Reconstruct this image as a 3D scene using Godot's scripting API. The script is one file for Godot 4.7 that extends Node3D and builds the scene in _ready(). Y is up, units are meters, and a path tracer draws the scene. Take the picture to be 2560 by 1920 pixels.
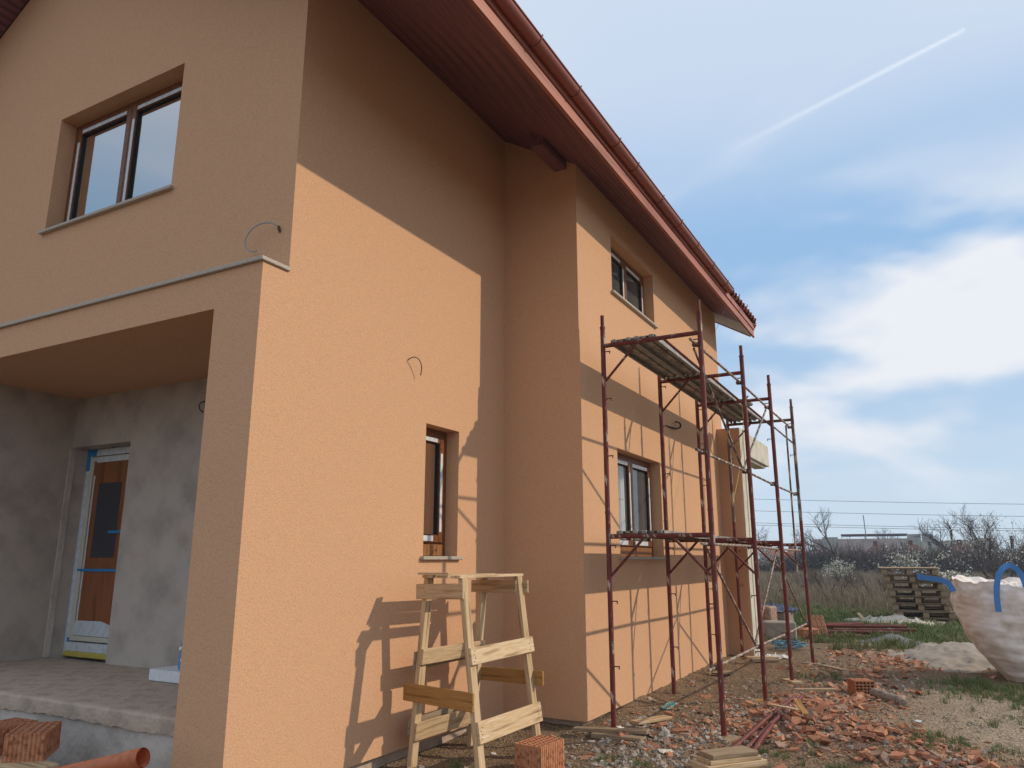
extends Node3D
# Terracotta stucco house under construction, seen from the front corner; units are metres.
# Axes: the sunlit side wall runs along -Z, the front wall along X. Ground is near y = 0.

const YAW := 28.95
const PITCH := 13.1
const VFOV := 54.0
const EYE := Vector3(0, 1.6, 0)
const X1 := -4.32      # side wall, near part
const X2 := -3.34      # side wall, far part (stands forward)
const ZL := -3.84      # front, ground floor
const ZU := -4.11      # front, upper floor
const ZR := -7.62      # return between the two side walls
const ZE := -14.23     # far end
const ROOF_K := 0.6
const PUFF := 12

var M := {}
var used := {}
var rng := RandomNumberGenerator.new()
var hill := FastNoiseLite.new()
var house: Node3D

class MB:
	var v := PackedVector3Array()
	var n := PackedVector3Array()
	var c := PackedColorArray()
	var i := PackedInt32Array()
	var col := Color(1, 1, 1)
	func vert(p: Vector3, nn: Vector3) -> int:
		v.append(p); n.append(nn); c.append(col)
		return v.size() - 1
	func tri(a: Vector3, b: Vector3, d: Vector3, out: Vector3) -> void:
		var cr := (b - a).cross(d - a)
		var nn := cr.normalized()
		if nn.dot(out) < 0: nn = -nn
		var k := v.size()
		vert(a, nn); vert(b, nn); vert(d, nn)
		if cr.dot(out) > 0: i.append_array(PackedInt32Array([k, k + 2, k + 1]))
		else: i.append_array(PackedInt32Array([k, k + 1, k + 2]))
	func quad(a: Vector3, b: Vector3, d: Vector3, e: Vector3, out: Vector3) -> void:
		var cr := (b - a).cross(e - a)
		if cr.length_squared() < 1e-14: cr = (d - b).cross(e - b)
		var nn := cr.normalized()
		if nn.dot(out) < 0: nn = -nn
		var k := v.size()
		vert(a, nn); vert(b, nn); vert(d, nn); vert(e, nn)
		if cr.dot(out) > 0: i.append_array(PackedInt32Array([k, k + 2, k + 1, k, k + 3, k + 2]))
		else: i.append_array(PackedInt32Array([k, k + 1, k + 2, k, k + 2, k + 3]))
	func poly(p: Array, out: Vector3) -> void:
		for k in range(1, p.size() - 1): tri(p[0], p[k], p[k + 1], out)
	func box(t: Transform3D, s: Vector3, ch := 0.0) -> void:
		var h := s * 0.5
		ch = minf(ch, minf(h.x, minf(h.y, h.z)) * 0.6)
		var o := t.origin
		var P := {}
		for sx in [-1, 1]:
			for sy in [-1, 1]:
				for sz in [-1, 1]:
					var q := Vector3(sx * h.x, sy * h.y, sz * h.z)
					P[[sx, sy, sz, 0]] = t * (q - Vector3(0, sy * ch, sz * ch))
					P[[sx, sy, sz, 1]] = t * (q - Vector3(sx * ch, 0, sz * ch))
					P[[sx, sy, sz, 2]] = t * (q - Vector3(sx * ch, sy * ch, 0))
		for s1 in [-1, 1]:
			quad(P[[s1, -1, -1, 0]], P[[s1, 1, -1, 0]], P[[s1, 1, 1, 0]], P[[s1, -1, 1, 0]], t.basis.x * s1)
			quad(P[[-1, s1, -1, 1]], P[[1, s1, -1, 1]], P[[1, s1, 1, 1]], P[[-1, s1, 1, 1]], t.basis.y * s1)
			quad(P[[-1, -1, s1, 2]], P[[1, -1, s1, 2]], P[[1, 1, s1, 2]], P[[-1, 1, s1, 2]], t.basis.z * s1)
		if ch <= 0.0: return
		for a in [-1, 1]:
			for b in [-1, 1]:
				quad(P[[a, b, -1, 0]], P[[a, b, 1, 0]], P[[a, b, 1, 1]], P[[a, b, -1, 1]], t.basis.x * a + t.basis.y * b)
				quad(P[[a, -1, b, 0]], P[[a, 1, b, 0]], P[[a, 1, b, 2]], P[[a, -1, b, 2]], t.basis.x * a + t.basis.z * b)
				quad(P[[-1, a, b, 1]], P[[1, a, b, 1]], P[[1, a, b, 2]], P[[-1, a, b, 2]], t.basis.y * a + t.basis.z * b)
				for d in [-1, 1]:
					tri(P[[a, b, d, 0]], P[[a, b, d, 1]], P[[a, b, d, 2]], t.basis.x * a + t.basis.y * b + t.basis.z * d)
	func aab(lo: Vector3, hi: Vector3, ch := 0.0) -> void:
		box(Transform3D(Basis(), (lo + hi) * 0.5), (hi - lo).abs(), ch)
	func tube(pts: Array, radii: Array, sides := 8, cap := true) -> void:
		var m := pts.size()
		var t0: Vector3 = (pts[1] - pts[0]).normalized()
		var ref := Vector3.UP if absf(t0.y) < 0.9 else Vector3.RIGHT
		var side := t0.cross(ref).normalized()
		var base := v.size()
		for k in m:
			var t: Vector3 = (pts[mini(k + 1, m - 1)] - pts[maxi(k - 1, 0)]).normalized()
			side = (side - t * side.dot(t)).normalized()
			var up := side.cross(t)
			var r: float = radii[mini(k, radii.size() - 1)]
			for j in sides:
				var a := TAU * j / sides
				var d := side * cos(a) + up * sin(a)
				vert(pts[k] + d * r, d)
		for k in m - 1:
			for j in sides:
				var a := base + k * sides + j
				var b := base + k * sides + (j + 1) % sides
				i.append_array(PackedInt32Array([a, b, b + sides, a, b + sides, a + sides]))
		if cap:
			for e in [0, m - 1]:
				var t: Vector3 = (pts[0] - pts[1]).normalized() if e == 0 else (pts[m - 1] - pts[m - 2]).normalized()
				var k0 := vert(pts[e], t)
				for j in sides: vert(v[base + e * sides + j], t)
				for j in sides:
					var a := k0 + 1 + j
					var b := k0 + 1 + (j + 1) % sides
					if e == 0: i.append_array(PackedInt32Array([k0, b, a]))
					else: i.append_array(PackedInt32Array([k0, a, b]))
	# a smooth sheet of (w + 1) x (h + 1) points; wrap joins the first and last column
	func sheet(p: PackedVector3Array, w: int, h: int, cols := PackedColorArray()) -> void:
		var base := v.size()
		var nn := PackedVector3Array(); nn.resize(p.size())
		for y in h:
			for x in w:
				var a := y * (w + 1) + x
				var f := (p[a + 1] - p[a]).cross(p[a + w + 1] - p[a]) + (p[a + w + 2] - p[a + w + 1]).cross(p[a + w + 2] - p[a + 1])
				nn[a] -= f; nn[a + 1] -= f; nn[a + w + 1] -= f; nn[a + w + 2] -= f
		for k in p.size():
			v.append(p[k]); n.append(nn[k].normalized()); c.append(cols[k] if cols.size() else col)
		for y in h:
			for x in w:
				var a := base + y * (w + 1) + x
				i.append_array(PackedInt32Array([a, a + 1, a + w + 2, a, a + w + 2, a + w + 1]))
	func mesh() -> ArrayMesh:
		for k in range(0, i.size(), 3):      # front faces run clockwise about the normals
			var a := i[k]; var b := i[k + 1]; var d := i[k + 2]
			if (v[b] - v[a]).cross(v[d] - v[a]).dot(n[a] + n[b] + n[d]) > 0.0:
				i[k + 1] = d; i[k + 2] = b
		var arr := []; arr.resize(Mesh.ARRAY_MAX)
		arr[Mesh.ARRAY_VERTEX] = v; arr[Mesh.ARRAY_NORMAL] = n; arr[Mesh.ARRAY_COLOR] = c; arr[Mesh.ARRAY_INDEX] = i
		var m := ArrayMesh.new()
		m.add_surface_from_arrays(Mesh.PRIMITIVE_TRIANGLES, arr)
		return m

# ---------------------------------------------------------------- helpers
func numbered(called: String) -> String:
	if not used.has(called):
		used[called] = 0
		return called
	used[called] += 1
	return "%s_%03d" % [called, used[called]]

func tag(o: Node, label: String, category: String, group := "", kind := "") -> void:
	if label: o.set_meta("label", label)
	if category: o.set_meta("category", category)
	if group: o.set_meta("group", group)
	if kind: o.set_meta("kind", kind)

func thing(called: String, label: String, category: String, at: Vector3, group := "") -> Node3D:
	var o := Node3D.new()
	o.name = numbered(called)
	add_child(o)
	o.position = at
	tag(o, label, category, group)
	return o

# one mesh; m is in world axes unless t says otherwise
func part(parent: Node, called: String, m: Mesh, mat: Material, t := Transform3D()) -> MeshInstance3D:
	var o := MeshInstance3D.new()
	o.name = called if parent != self else numbered(called)
	o.mesh = m
	o.material_override = mat
	parent.add_child(o, true)
	o.global_transform = t
	return o

func frame_of(a: Vector3, b: Vector3, side: Vector3) -> Transform3D:
	var z := (b - a).normalized()
	var y := z.cross(side).normalized()
	return Transform3D(Basis(y.cross(z), y, z), (a + b) * 0.5)

var board_cache := {}
# a sawn board from a to b: w across (towards side), t thick; its grain runs along its own z
func board(parent: Node, called: String, a: Vector3, b: Vector3, w: float, t: float, side: Vector3, mat: Material, ch := 0.004) -> MeshInstance3D:
	var key := "%.3f %.3f %.3f %.4f" % [w, t, a.distance_to(b), ch]
	if not board_cache.has(key):
		var m := MB.new()
		m.box(Transform3D(), Vector3(w, t, a.distance_to(b)), ch)
		board_cache[key] = m.mesh()
	return part(parent, called, board_cache[key], mat, frame_of(a, b, side))

func pipe(parent: Node, called: String, pts: Array, r: float, mat: Material, sides := 10) -> MeshInstance3D:
	var m := MB.new()
	m.tube(pts, [r], sides)
	return part(parent, called, m.mesh(), mat)

func ray(u: float, v: float) -> Vector3:
	var f := 960.0 / tan(deg_to_rad(VFOV * 0.5))
	return Basis.from_euler(Vector3(deg_to_rad(PITCH), deg_to_rad(YAW), 0)) * Vector3(u - 1280, 960 - v, -f)

# the point in the direction of a photo pixel, d metres away over the ground
func pix(u: float, v: float, d: float) -> Vector3:
	var r := ray(u, v)
	return EYE + r * d / Vector2(r.x, r.z).length()

func bezier(p: Array, steps: int) -> Array:
	var out := []
	for k in steps + 1:
		var q := p.duplicate()
		while q.size() > 1:
			var nq := []
			for j in q.size() - 1: nq.append((q[j] as Vector3).lerp(q[j + 1], float(k) / steps))
			q = nq
		out.append(q[0])
	return out

# ---------------------------------------------------------------- materials
func noise(freq: float, seed_: int, kind := FastNoiseLite.TYPE_SIMPLEX_SMOOTH, oct := 4) -> FastNoiseLite:
	var f := FastNoiseLite.new()
	f.noise_type = kind
	f.frequency = freq
	f.seed = seed_
	f.fractal_octaves = oct
	if oct <= 1: f.fractal_type = FastNoiseLite.FRACTAL_NONE
	return f

func ramp(stops: Array) -> Gradient:
	var g := Gradient.new()
	var o := PackedFloat32Array(); var c := PackedColorArray()
	for s in stops: o.append(s[0]); c.append(s[1])
	g.offsets = o; g.colors = c
	return g

# a texture that tiles without a seam: random lattices, each twice as fine and half as strong, mapped through the stops
func ntex(f: FastNoiseLite, size: int, stops: Array) -> ImageTexture:
	var r := RandomNumberGenerator.new()
	r.seed = f.seed * 7919 + 13
	var cells := 4
	while cells * 1.5 < f.frequency * size: cells *= 2
	var sum := PackedFloat32Array(); sum.resize(size * size)
	var amp := 1.0; var power := 0.0
	for o in f.fractal_octaves:
		var n := mini(cells << o, size)
		var pad := 4
		var im := Image.create(n + 2 * pad, n + 2 * pad, false, Image.FORMAT_L8)
		var lat := PackedByteArray(); lat.resize(n * n)
		for k in n * n: lat[k] = r.randi() & 255
		var all := PackedByteArray(); all.resize((n + 2 * pad) * (n + 2 * pad))
		for y in n + 2 * pad:
			for x in n + 2 * pad: all[y * (n + 2 * pad) + x] = lat[posmod(y - pad, n) * n + posmod(x - pad, n)]
		im = Image.create_from_data(n + 2 * pad, n + 2 * pad, false, Image.FORMAT_L8, all)
		var s := size / n
		if s > 1: im.resize((n + 2 * pad) * s, (n + 2 * pad) * s, Image.INTERPOLATE_CUBIC)
		var d := im.get_region(Rect2i(pad * s, pad * s, size, size)).get_data()
		for k in size * size: sum[k] += amp * (d[k] - 127.5)
		power += amp * amp
		amp *= 0.55
		if n >= size: break
	var k0 := 1.0 / (sqrt(power) * 57.0 * 5.2)
	var lut := PackedByteArray(); lut.resize(256 * 3)
	var gr := ramp(stops) if stops else null
	for k in 256:
		var c := gr.sample(k / 255.0) if gr else Color(k / 255.0, k / 255.0, k / 255.0)
		lut[k * 3] = c.r8; lut[k * 3 + 1] = c.g8; lut[k * 3 + 2] = c.b8
	var out := PackedByteArray(); out.resize(size * size * 3)
	for k in size * size:
		var v := clampi(int((sum[k] * k0 + 0.5) * 255.0), 0, 255) * 3
		out[k * 3] = lut[v]; out[k * 3 + 1] = lut[v + 1]; out[k * 3 + 2] = lut[v + 2]
	return ImageTexture.create_from_image(Image.create_from_data(size, size, false, Image.FORMAT_RGB8, out))

func g(x: float) -> Color: return Color(x, x, x)

# base colour given as linear reflectance
func lin(r: float, gg: float, b: float) -> Color: return Color(r, gg, b).linear_to_srgb()

func mat(c: Color, rough := 0.9, tex: Texture2D = null, scale := Vector3.ONE, world := false, relief: Texture2D = null, depth := 0.0) -> StandardMaterial3D:
	var m := StandardMaterial3D.new()
	m.albedo_color = c
	m.roughness = rough
	m.metallic_specular = 0.4
	if tex or relief:
		m.uv1_triplanar = true
		m.uv1_world_triplanar = world
		m.uv1_triplanar_sharpness = 6.0
		m.uv1_scale = scale
	if tex: m.albedo_texture = tex
	if relief:
		m.heightmap_enabled = true
		m.heightmap_texture = relief
		m.heightmap_scale = depth
	return m

func make_materials() -> void:
	# stucco: dragged grains of a fine render
	var st := ntex(noise(0.16, 3, FastNoiseLite.TYPE_SIMPLEX, 4), 1024, [[0.0, g(0.90)], [0.45, g(0.965)], [0.75, g(0.99)], [1.0, g(1.0)]])
	var sh := ntex(noise(0.16, 4, FastNoiseLite.TYPE_SIMPLEX, 3), 1024, [])
	M.stucco = mat(lin(0.668, 0.393, 0.23), 0.95, st, Vector3.ONE * 1.1, true, sh, 0.15)
	M.stucco.metallic_specular = 0.2
	var cc := ntex(noise(0.012, 11, FastNoiseLite.TYPE_SIMPLEX_SMOOTH, 6), 512, [[0.0, g(0.86)], [0.4, g(0.93)], [0.7, g(0.98)], [1.0, g(1.0)]])
	var ch := ntex(noise(0.05, 12, FastNoiseLite.TYPE_SIMPLEX, 5), 512, [])
	M.plaster = mat(lin(0.50, 0.43, 0.37), 0.95, cc, Vector3.ONE * 0.6, true, ch, 0.15)
	M.concrete = mat(lin(0.50, 0.39, 0.30), 0.95, cc, Vector3.ONE * 1.7, true, ch, 0.4)
	M.footing = mat(lin(0.58, 0.52, 0.46), 0.95, cc, Vector3.ONE * 1.1, true, ch, 0.3)
	M.cream = mat(lin(0.62, 0.58, 0.48), 0.95, cc, Vector3.ONE * 0.8, true, ch, 0.2)
	M.foam = mat(lin(0.80, 0.80, 0.80), 0.9, ntex(noise(0.15, 31, FastNoiseLite.TYPE_CELLULAR, 1), 256, [[0.0, g(0.9)], [1.0, g(1.0)]]), Vector3.ONE * 3.0)
	# painted boards of the eaves
	var grain := ntex(noise(0.02, 21, FastNoiseLite.TYPE_SIMPLEX_SMOOTH, 5), 512, [[0.0, g(0.74)], [0.35, g(0.89)], [0.6, g(0.97)], [1.0, g(1.0)]])
	M.soffit = mat(lin(0.215, 0.090, 0.098), 0.55, grain, Vector3(3, 3, 0.12))
	M.soffit_b = mat(lin(0.20, 0.084, 0.092), 0.55, grain, Vector3(2.6, 3, 0.1))
	M.fascia = mat(lin(0.44, 0.155, 0.105), 0.5, grain, Vector3(4, 4, 0.15))
	M.bare_board = mat(lin(0.66, 0.62, 0.60), 0.8, grain, Vector3(3, 3, 0.2))
	M.gutter = mat(lin(0.27, 0.080, 0.055), 0.32)
	M.gutter.metallic_specular = 0.5
	M.tile = mat(lin(0.24, 0.075, 0.045), 0.7, cc, Vector3.ONE * 2.0, true)
	# joinery
	M.frame = mat(lin(0.20, 0.068, 0.022), 0.4, grain, Vector3(6, 6, 0.6))
	M.frame_b = mat(lin(0.34, 0.14, 0.045), 0.45, grain, Vector3(6, 0.6, 6))
	M.film = mat(lin(0.66, 0.70, 0.73), 0.45, ntex(noise(0.03, 51, FastNoiseLite.TYPE_SIMPLEX_SMOOTH, 3), 256, [[0.0, g(0.88)], [0.5, g(0.95)], [1.0, g(1.0)]]), Vector3.ONE * 4.0)
	M.blue_tape = mat(lin(0.03, 0.23, 0.50), 0.5)
	M.cream_strip = mat(lin(0.60, 0.57, 0.46), 0.5)
	M.yellow_foam = mat(lin(0.60, 0.47, 0.10), 0.9, cc, Vector3.ONE * 6.0)
	M.door_panel = mat(lin(0.30, 0.105, 0.04), 0.35, grain, Vector3(3, 0.3, 3))
	M.door_glass = mat(lin(0.055, 0.055, 0.065), 0.12)
	M.glass = StandardMaterial3D.new()      # coated, mirror-like panes
	M.glass.albedo_color = lin(0.62, 0.565, 0.52)
	M.glass.metallic = 1.0
	M.glass.roughness = 0.04
	M.pane = StandardMaterial3D.new()       # clear panes
	M.pane.albedo_color = Color(0.9, 0.95, 0.95, 0.08)
	M.pane.transparency = BaseMaterial3D.TRANSPARENCY_ALPHA
	M.pane.roughness = 0.02
	M.gasket = mat(lin(0.012, 0.012, 0.013), 0.6)
	M.room = mat(lin(0.42, 0.40, 0.36), 0.95)
	M.curtain = mat(lin(0.74, 0.76, 0.76), 0.9)
	M.granite = mat(lin(0.64, 0.555, 0.46), 0.6, ntex(noise(0.22, 61, FastNoiseLite.TYPE_CELLULAR, 2), 256, [[0.0, g(0.35)], [0.4, g(0.75)], [0.7, g(1.0)], [1.0, g(1.0)]]), Vector3.ONE * 9.0, true)
	# scaffold
	var rust := ntex(noise(0.018, 71, FastNoiseLite.TYPE_SIMPLEX, 5), 512, [[0.0, Color(0.30, 0.16, 0.14)], [0.3, Color(0.42, 0.20, 0.18)], [0.58, Color(0.45, 0.21, 0.19)], [0.78, Color(0.38, 0.24, 0.21)], [0.84, Color(0.62, 0.55, 0.49)], [1.0, Color(0.78, 0.74, 0.68)]])
	M.pole = mat(Color.WHITE, 0.6, rust, Vector3(2.6, 0.9, 2.6), true)
	var rust2 := ntex(noise(0.02, 72, FastNoiseLite.TYPE_SIMPLEX, 5), 512, [[0.0, Color(0.36, 0.20, 0.18)], [0.36, Color(0.40, 0.27, 0.24)], [0.44, Color(0.36, 0.35, 0.35)], [0.66, Color(0.44, 0.43, 0.42)], [0.74, Color(0.64, 0.60, 0.55)], [1.0, Color(0.76, 0.72, 0.66)]])
	M.pole_grey = mat(Color.WHITE, 0.65, rust2, Vector3(2.4, 0.9, 2.4), true)
	M.pole_clean = mat(lin(0.20, 0.038, 0.028), 0.5, grain, Vector3.ONE * 1.5, true)
	var tubeg := ntex(noise(0.03, 73, FastNoiseLite.TYPE_SIMPLEX, 4), 256, [[0.0, Color(0.36, 0.27, 0.24)], [0.45, Color(0.52, 0.43, 0.38)], [0.6, Color(0.62, 0.56, 0.50)], [1.0, Color(0.76, 0.71, 0.65)]])
	M.brace = mat(Color.WHITE, 0.6, tubeg, Vector3.ONE * 3.0, true)
	M.steel = mat(lin(0.40, 0.39, 0.36), 0.55, ntex(noise(0.02, 74, FastNoiseLite.TYPE_SIMPLEX, 5), 512, [[0.0, g(0.5)], [0.5, g(0.85)], [1.0, g(1.0)]]), Vector3.ONE * 1.5, true)
	M.steel.metallic = 0.25
	M.hole = mat(lin(0.5, 0.48, 0.44), 0.8)
	# timber, new and weathered; local z is the grain
	var wood := ntex(noise(0.018, 81, FastNoiseLite.TYPE_SIMPLEX_SMOOTH, 5), 512, [[0.0, Color(0.70, 0.63, 0.54)], [0.3, Color(0.89, 0.84, 0.76)], [0.55, Color(0.97, 0.94, 0.88)], [0.8, Color(0.90, 0.84, 0.74)], [1.0, g(1.0)]])
	var wr := ntex(noise(0.03, 82, FastNoiseLite.TYPE_SIMPLEX_SMOOTH, 4), 256, [])
	for k in 4:
		var m := mat([lin(0.68, 0.54, 0.38), lin(0.63, 0.50, 0.35), lin(0.72, 0.59, 0.43), lin(0.58, 0.45, 0.31)][k], 0.8, wood, Vector3(5, 5, 0.35), false, wr, 0.12)
		m.uv1_offset = Vector3(0.37 * k, 0.21 * k, 0.13 * k)
		M["wood%d" % k] = m
	M.wood_yellow = mat(lin(0.46, 0.27, 0.10), 0.75, wood, Vector3(5, 5, 0.3), false, wr, 0.1)
	M.wood_old = mat(lin(0.36, 0.29, 0.22), 0.85, wood, Vector3(6, 6, 0.5), false, wr, 0.15)
	M.wood_grey = mat(lin(0.27, 0.22, 0.185), 0.85, wood, Vector3(6, 6, 0.5), false, wr, 0.15)
	M.nail = mat(lin(0.06, 0.05, 0.045), 0.6)
	# fired clay
	var clay := ntex(noise(0.03, 91, FastNoiseLite.TYPE_SIMPLEX, 5), 256, [[0.0, Color(0.62, 0.56, 0.52)], [0.4, Color(0.88, 0.84, 0.80)], [1.0, g(1.0)]])
	var cols := [lin(0.55, 0.255, 0.145), lin(0.62, 0.32, 0.19), lin(0.47, 0.225, 0.14), lin(0.43, 0.30, 0.23)]
	for k in 4: M["clay%d" % k] = mat(cols[k], 0.9, clay, Vector3.ONE * 4.0)
	M.clay_block = mat(lin(0.60, 0.275, 0.15), 0.9, clay, Vector3.ONE * 5.0)
	M.clay_rub = mat(Color.WHITE, 0.9, clay, Vector3.ONE * 4.0)
	M.clay_rub.vertex_color_use_as_albedo = true
	var stone := ntex(noise(0.05, 95, FastNoiseLite.TYPE_SIMPLEX, 5), 256, [[0.0, g(0.6)], [0.5, g(0.9)], [1.0, g(1.0)]])
	for k in 3: M["mortar%d" % k] = mat([lin(0.47, 0.40, 0.33), lin(0.37, 0.31, 0.25), lin(0.58, 0.52, 0.44)][k], 0.95, stone, Vector3.ONE * 5.0)
	M.mortar_rub = mat(Color.WHITE, 0.95, stone, Vector3.ONE * 5.0)
	M.mortar_rub.vertex_color_use_as_albedo = true
	# ground: clods, grit and dead stalks; the place decides the tint (vertex colours)
	var soil := ntex(noise(0.12, 101, FastNoiseLite.TYPE_SIMPLEX, 6), 1024, [[0.0, g(0.52)], [0.35, g(0.78)], [0.55, g(0.91)], [0.72, g(1.0)], [1.0, g(1.0)]])
	var soilh := ntex(noise(0.10, 102, FastNoiseLite.TYPE_SIMPLEX, 6), 1024, [])
	M.ground = mat(Color.WHITE, 1.0, soil, Vector3.ONE * 0.62, true, soilh, 1.0)
	M.ground.metallic_specular = 0.1
	M.ground.vertex_color_use_as_albedo = true
	M.sand = mat(lin(0.37, 0.315, 0.255), 1.0, cc, Vector3.ONE * 1.3, true, soilh, 0.3)
	M.gravel = mat(lin(0.36, 0.36, 0.36), 1.0, soil, Vector3.ONE * 2.2, true, soilh, 1.2)
	# plants
	M.grass = mat(Color.WHITE, 0.8)
	M.grass.vertex_color_use_as_albedo = true
	M.grass.backlight_enabled = true
	M.grass.backlight = Color(0.3, 0.3, 0.3)
	M.bark = mat(lin(0.085, 0.070, 0.062), 0.95)
	M.twig = mat(lin(0.105, 0.082, 0.075), 0.95)
	M.hedge = mat(Color.WHITE, 0.95)
	M.hedge.vertex_color_use_as_albedo = true
	M.blossom = mat(lin(0.60, 0.60, 0.50), 0.9)
	# sundries
	M.bag = mat(lin(0.86, 0.81, 0.765), 0.75, ntex(noise(0.012, 111, FastNoiseLite.TYPE_SIMPLEX_SMOOTH, 5), 512, [[0.0, Color(0.86, 0.81, 0.76)], [0.4, Color(0.95, 0.93, 0.91)], [0.6, Color(0.99, 0.98, 0.97)], [1.0, g(1.0)]]), Vector3.ONE * 0.8, false, ntex(noise(0.03, 112, FastNoiseLite.TYPE_SIMPLEX_SMOOTH, 4), 256, []), 0.12)
	M.blue_web = mat(lin(0.07, 0.21, 0.48), 0.7)
	M.orange_pipe = mat(lin(0.52, 0.16, 0.065), 0.5, cc, Vector3.ONE * 3.0)
	M.blue_pack = mat(lin(0.10, 0.27, 0.52), 0.45, ntex(noise(0.06, 121, FastNoiseLite.TYPE_CELLULAR, 1), 128, [[0.0, Color(1, 1, 1)], [0.7, Color(1, 1, 1)], [0.8, Color(1, 1, 1)], [1.0, Color(1, 1, 1)]]), Vector3.ONE * 6.0)
	M.white_plastic = mat(lin(0.78, 0.77, 0.74), 0.5)
	M.paper = mat(lin(0.62, 0.56, 0.46), 0.85)
	M.blue_rope = mat(lin(0.12, 0.24, 0.30), 0.8)
	M.yellow_rope = mat(lin(0.60, 0.47, 0.12), 0.8)
	M.string = mat(lin(0.35, 0.32, 0.30), 0.8)
	M.grey_cable = mat(lin(0.30, 0.34, 0.38), 0.5)
	M.black_cable = mat(lin(0.012, 0.011, 0.011), 0.5)
	M.brown_cable = mat(lin(0.10, 0.06, 0.04), 0.6)
	M.tarp = mat(lin(0.075, 0.10, 0.16), 0.6)
	M.pack_teal = mat(lin(0.25, 0.46, 0.42), 0.6)
	# far buildings
	M.wall_pink = mat(lin(0.46, 0.36, 0.33), 0.95, cc, Vector3.ONE * 0.12, true)
	M.wall_grey = mat(lin(0.40, 0.39, 0.36), 0.95, cc, Vector3.ONE * 0.12, true)
	M.wall_cream = mat(lin(0.50, 0.45, 0.37), 0.95, cc, Vector3.ONE * 0.12, true)
	M.far_window = mat(lin(0.07, 0.075, 0.085), 0.25)
	M.far_roof = mat(lin(0.15, 0.068, 0.055), 0.9, cc, Vector3.ONE * 0.3, true)
	M.far_roof_b = mat(lin(0.26, 0.10, 0.065), 0.9, cc, Vector3.ONE * 0.3, true)
	M.far_steel = mat(lin(0.11, 0.06, 0.075), 0.6)
	M.wire = mat(lin(0.14, 0.15, 0.17), 0.6)

# ---------------------------------------------------------------- sky
func sky_panorama() -> ImageTexture:
	var w := 1024; var h := 256; var lap := 8      # upper half; the clouds are soft; the ends overlap so that no seam shows
	var im := Image.create(w + 2 * lap, h, false, Image.FORMAT_RGBAF)
	var wisp := noise(1.0, 8, FastNoiseLite.TYPE_SIMPLEX_SMOOTH, 5)
	var puff := noise(1.0, PUFF, FastNoiseLite.TYPE_SIMPLEX_SMOOTH, 5)
	var big := noise(1.0, 31, FastNoiseLite.TYPE_SIMPLEX_SMOOTH, 3)
	for y in h:
		var e := (0.5 - (y + 0.5) / (2.0 * h)) * PI
		var deg := rad_to_deg(e)
		var se := sin(e)
		for x in w + 2 * lap:
			var a := (x - lap + 0.5) / w * TAU      # column 0 looks along -Z, turning towards +X
			var d := Vector3(sin(a) * cos(e), se, -cos(a) * cos(e))
			var hz := exp(-pow(deg / 13.0, 1.3))
			var blue := Color(0.175, 0.38, 0.67).lerp(Color(0.60, 0.71, 0.79), hz)
			# thin high veil, a broken bank low down, and wisps drawn out between them
			var q := d / (se + 0.11)
			var p := Vector2(q.x * 0.85 + q.z * 0.5, -q.x * 0.5 + q.z * 0.85)
			var n1 := wisp.get_noise_2d(p.x * 0.55 + 3.1, p.y * 1.35 + 9.0) * 0.5 + 0.5
			var n2 := big.get_noise_2d(p.x * 0.42 + 1.7, p.y * 0.55 - 2.2) * 0.5 + 0.5
			var warp := wisp.get_noise_3d(d.x * 3.0 + 40.0, d.y * 6.0, d.z * 3.0) * 0.10
			var n3 := puff.get_noise_3d(d.x * 2.3 + warp, d.y * 7.0 + warp * 2.0 + d.x * 0.8, d.z * 2.3) * 0.5 + 0.5
			var veil := smoothstep(21.0, 35.0, deg) * (0.40 + 0.36 * n2) + 0.08
			var bank := smoothstep(0.47, 0.80, n3 + 0.22 * exp(-pow((deg - 13.5) / 5.5, 2.0))) * (1.0 - smoothstep(18.0, 30.0, deg))
			var streak := smoothstep(0.52, 0.90, n1) * 0.40 * smoothstep(3.0, 10.0, deg)
			var c := clampf(veil + bank * 0.95 + streak, 0.0, 1.0) * smoothstep(0.5, 8.0, deg)
			var col := blue.lerp(Color(0.74, 0.765, 0.815), c)
			im.set_pixel(x, y, Color(col.r, col.g, col.b, 1))
	im.resize(3072 + 6 * lap, 768, Image.INTERPOLATE_CUBIC)
	im = im.get_region(Rect2i(3 * lap, 0, 3072, 768))
	# a vapour trail: fresh and narrow at its head, old and spread at its tail
	var head := ray(2412, 74).normalized()
	var tail := ray(1800, 390).normalized()
	var nrm := head.cross(tail).normalized()
	for y in range(768 * 40 / 90, 768 * 68 / 90):
		var e := (0.5 - (y + 0.5) / 1536.0) * PI
		for xx in range(-560, 300):
			var x := posmod(xx, 3072)
			var a := (xx + 0.5) / 3072.0 * TAU
			var d := Vector3(sin(a) * cos(e), sin(e), -cos(a) * cos(e))
			var off := absf(rad_to_deg(asin(clampf(d.dot(nrm), -1, 1))))
			if off > 0.6: continue
			var t := acos(clampf(d.dot(head), -1, 1)) / acos(head.dot(tail))
			if d.dot(head) < cos(acos(head.dot(tail)) * 1.02) or d.dot(tail) < head.dot(tail): continue
			var wd := lerpf(0.062, 0.20, t)
			var s := exp(-off * off / (wd * wd)) * pow(clampf(1.0 - t, 0, 1), 0.9) * 0.66
			var c := im.get_pixel(x, y).lerp(Color(0.90, 0.93, 0.97), s)
			im.set_pixel(x, y, Color(c.r, c.g, c.b, 1))
	var full := Image.create(3072, 1536, false, Image.FORMAT_RGBAF)
	full.fill(Color(0.20, 0.17, 0.13))
	full.blit_rect(im, Rect2i(0, 0, 3072, 768), Vector2i.ZERO)
	return ImageTexture.create_from_image(full)

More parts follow.
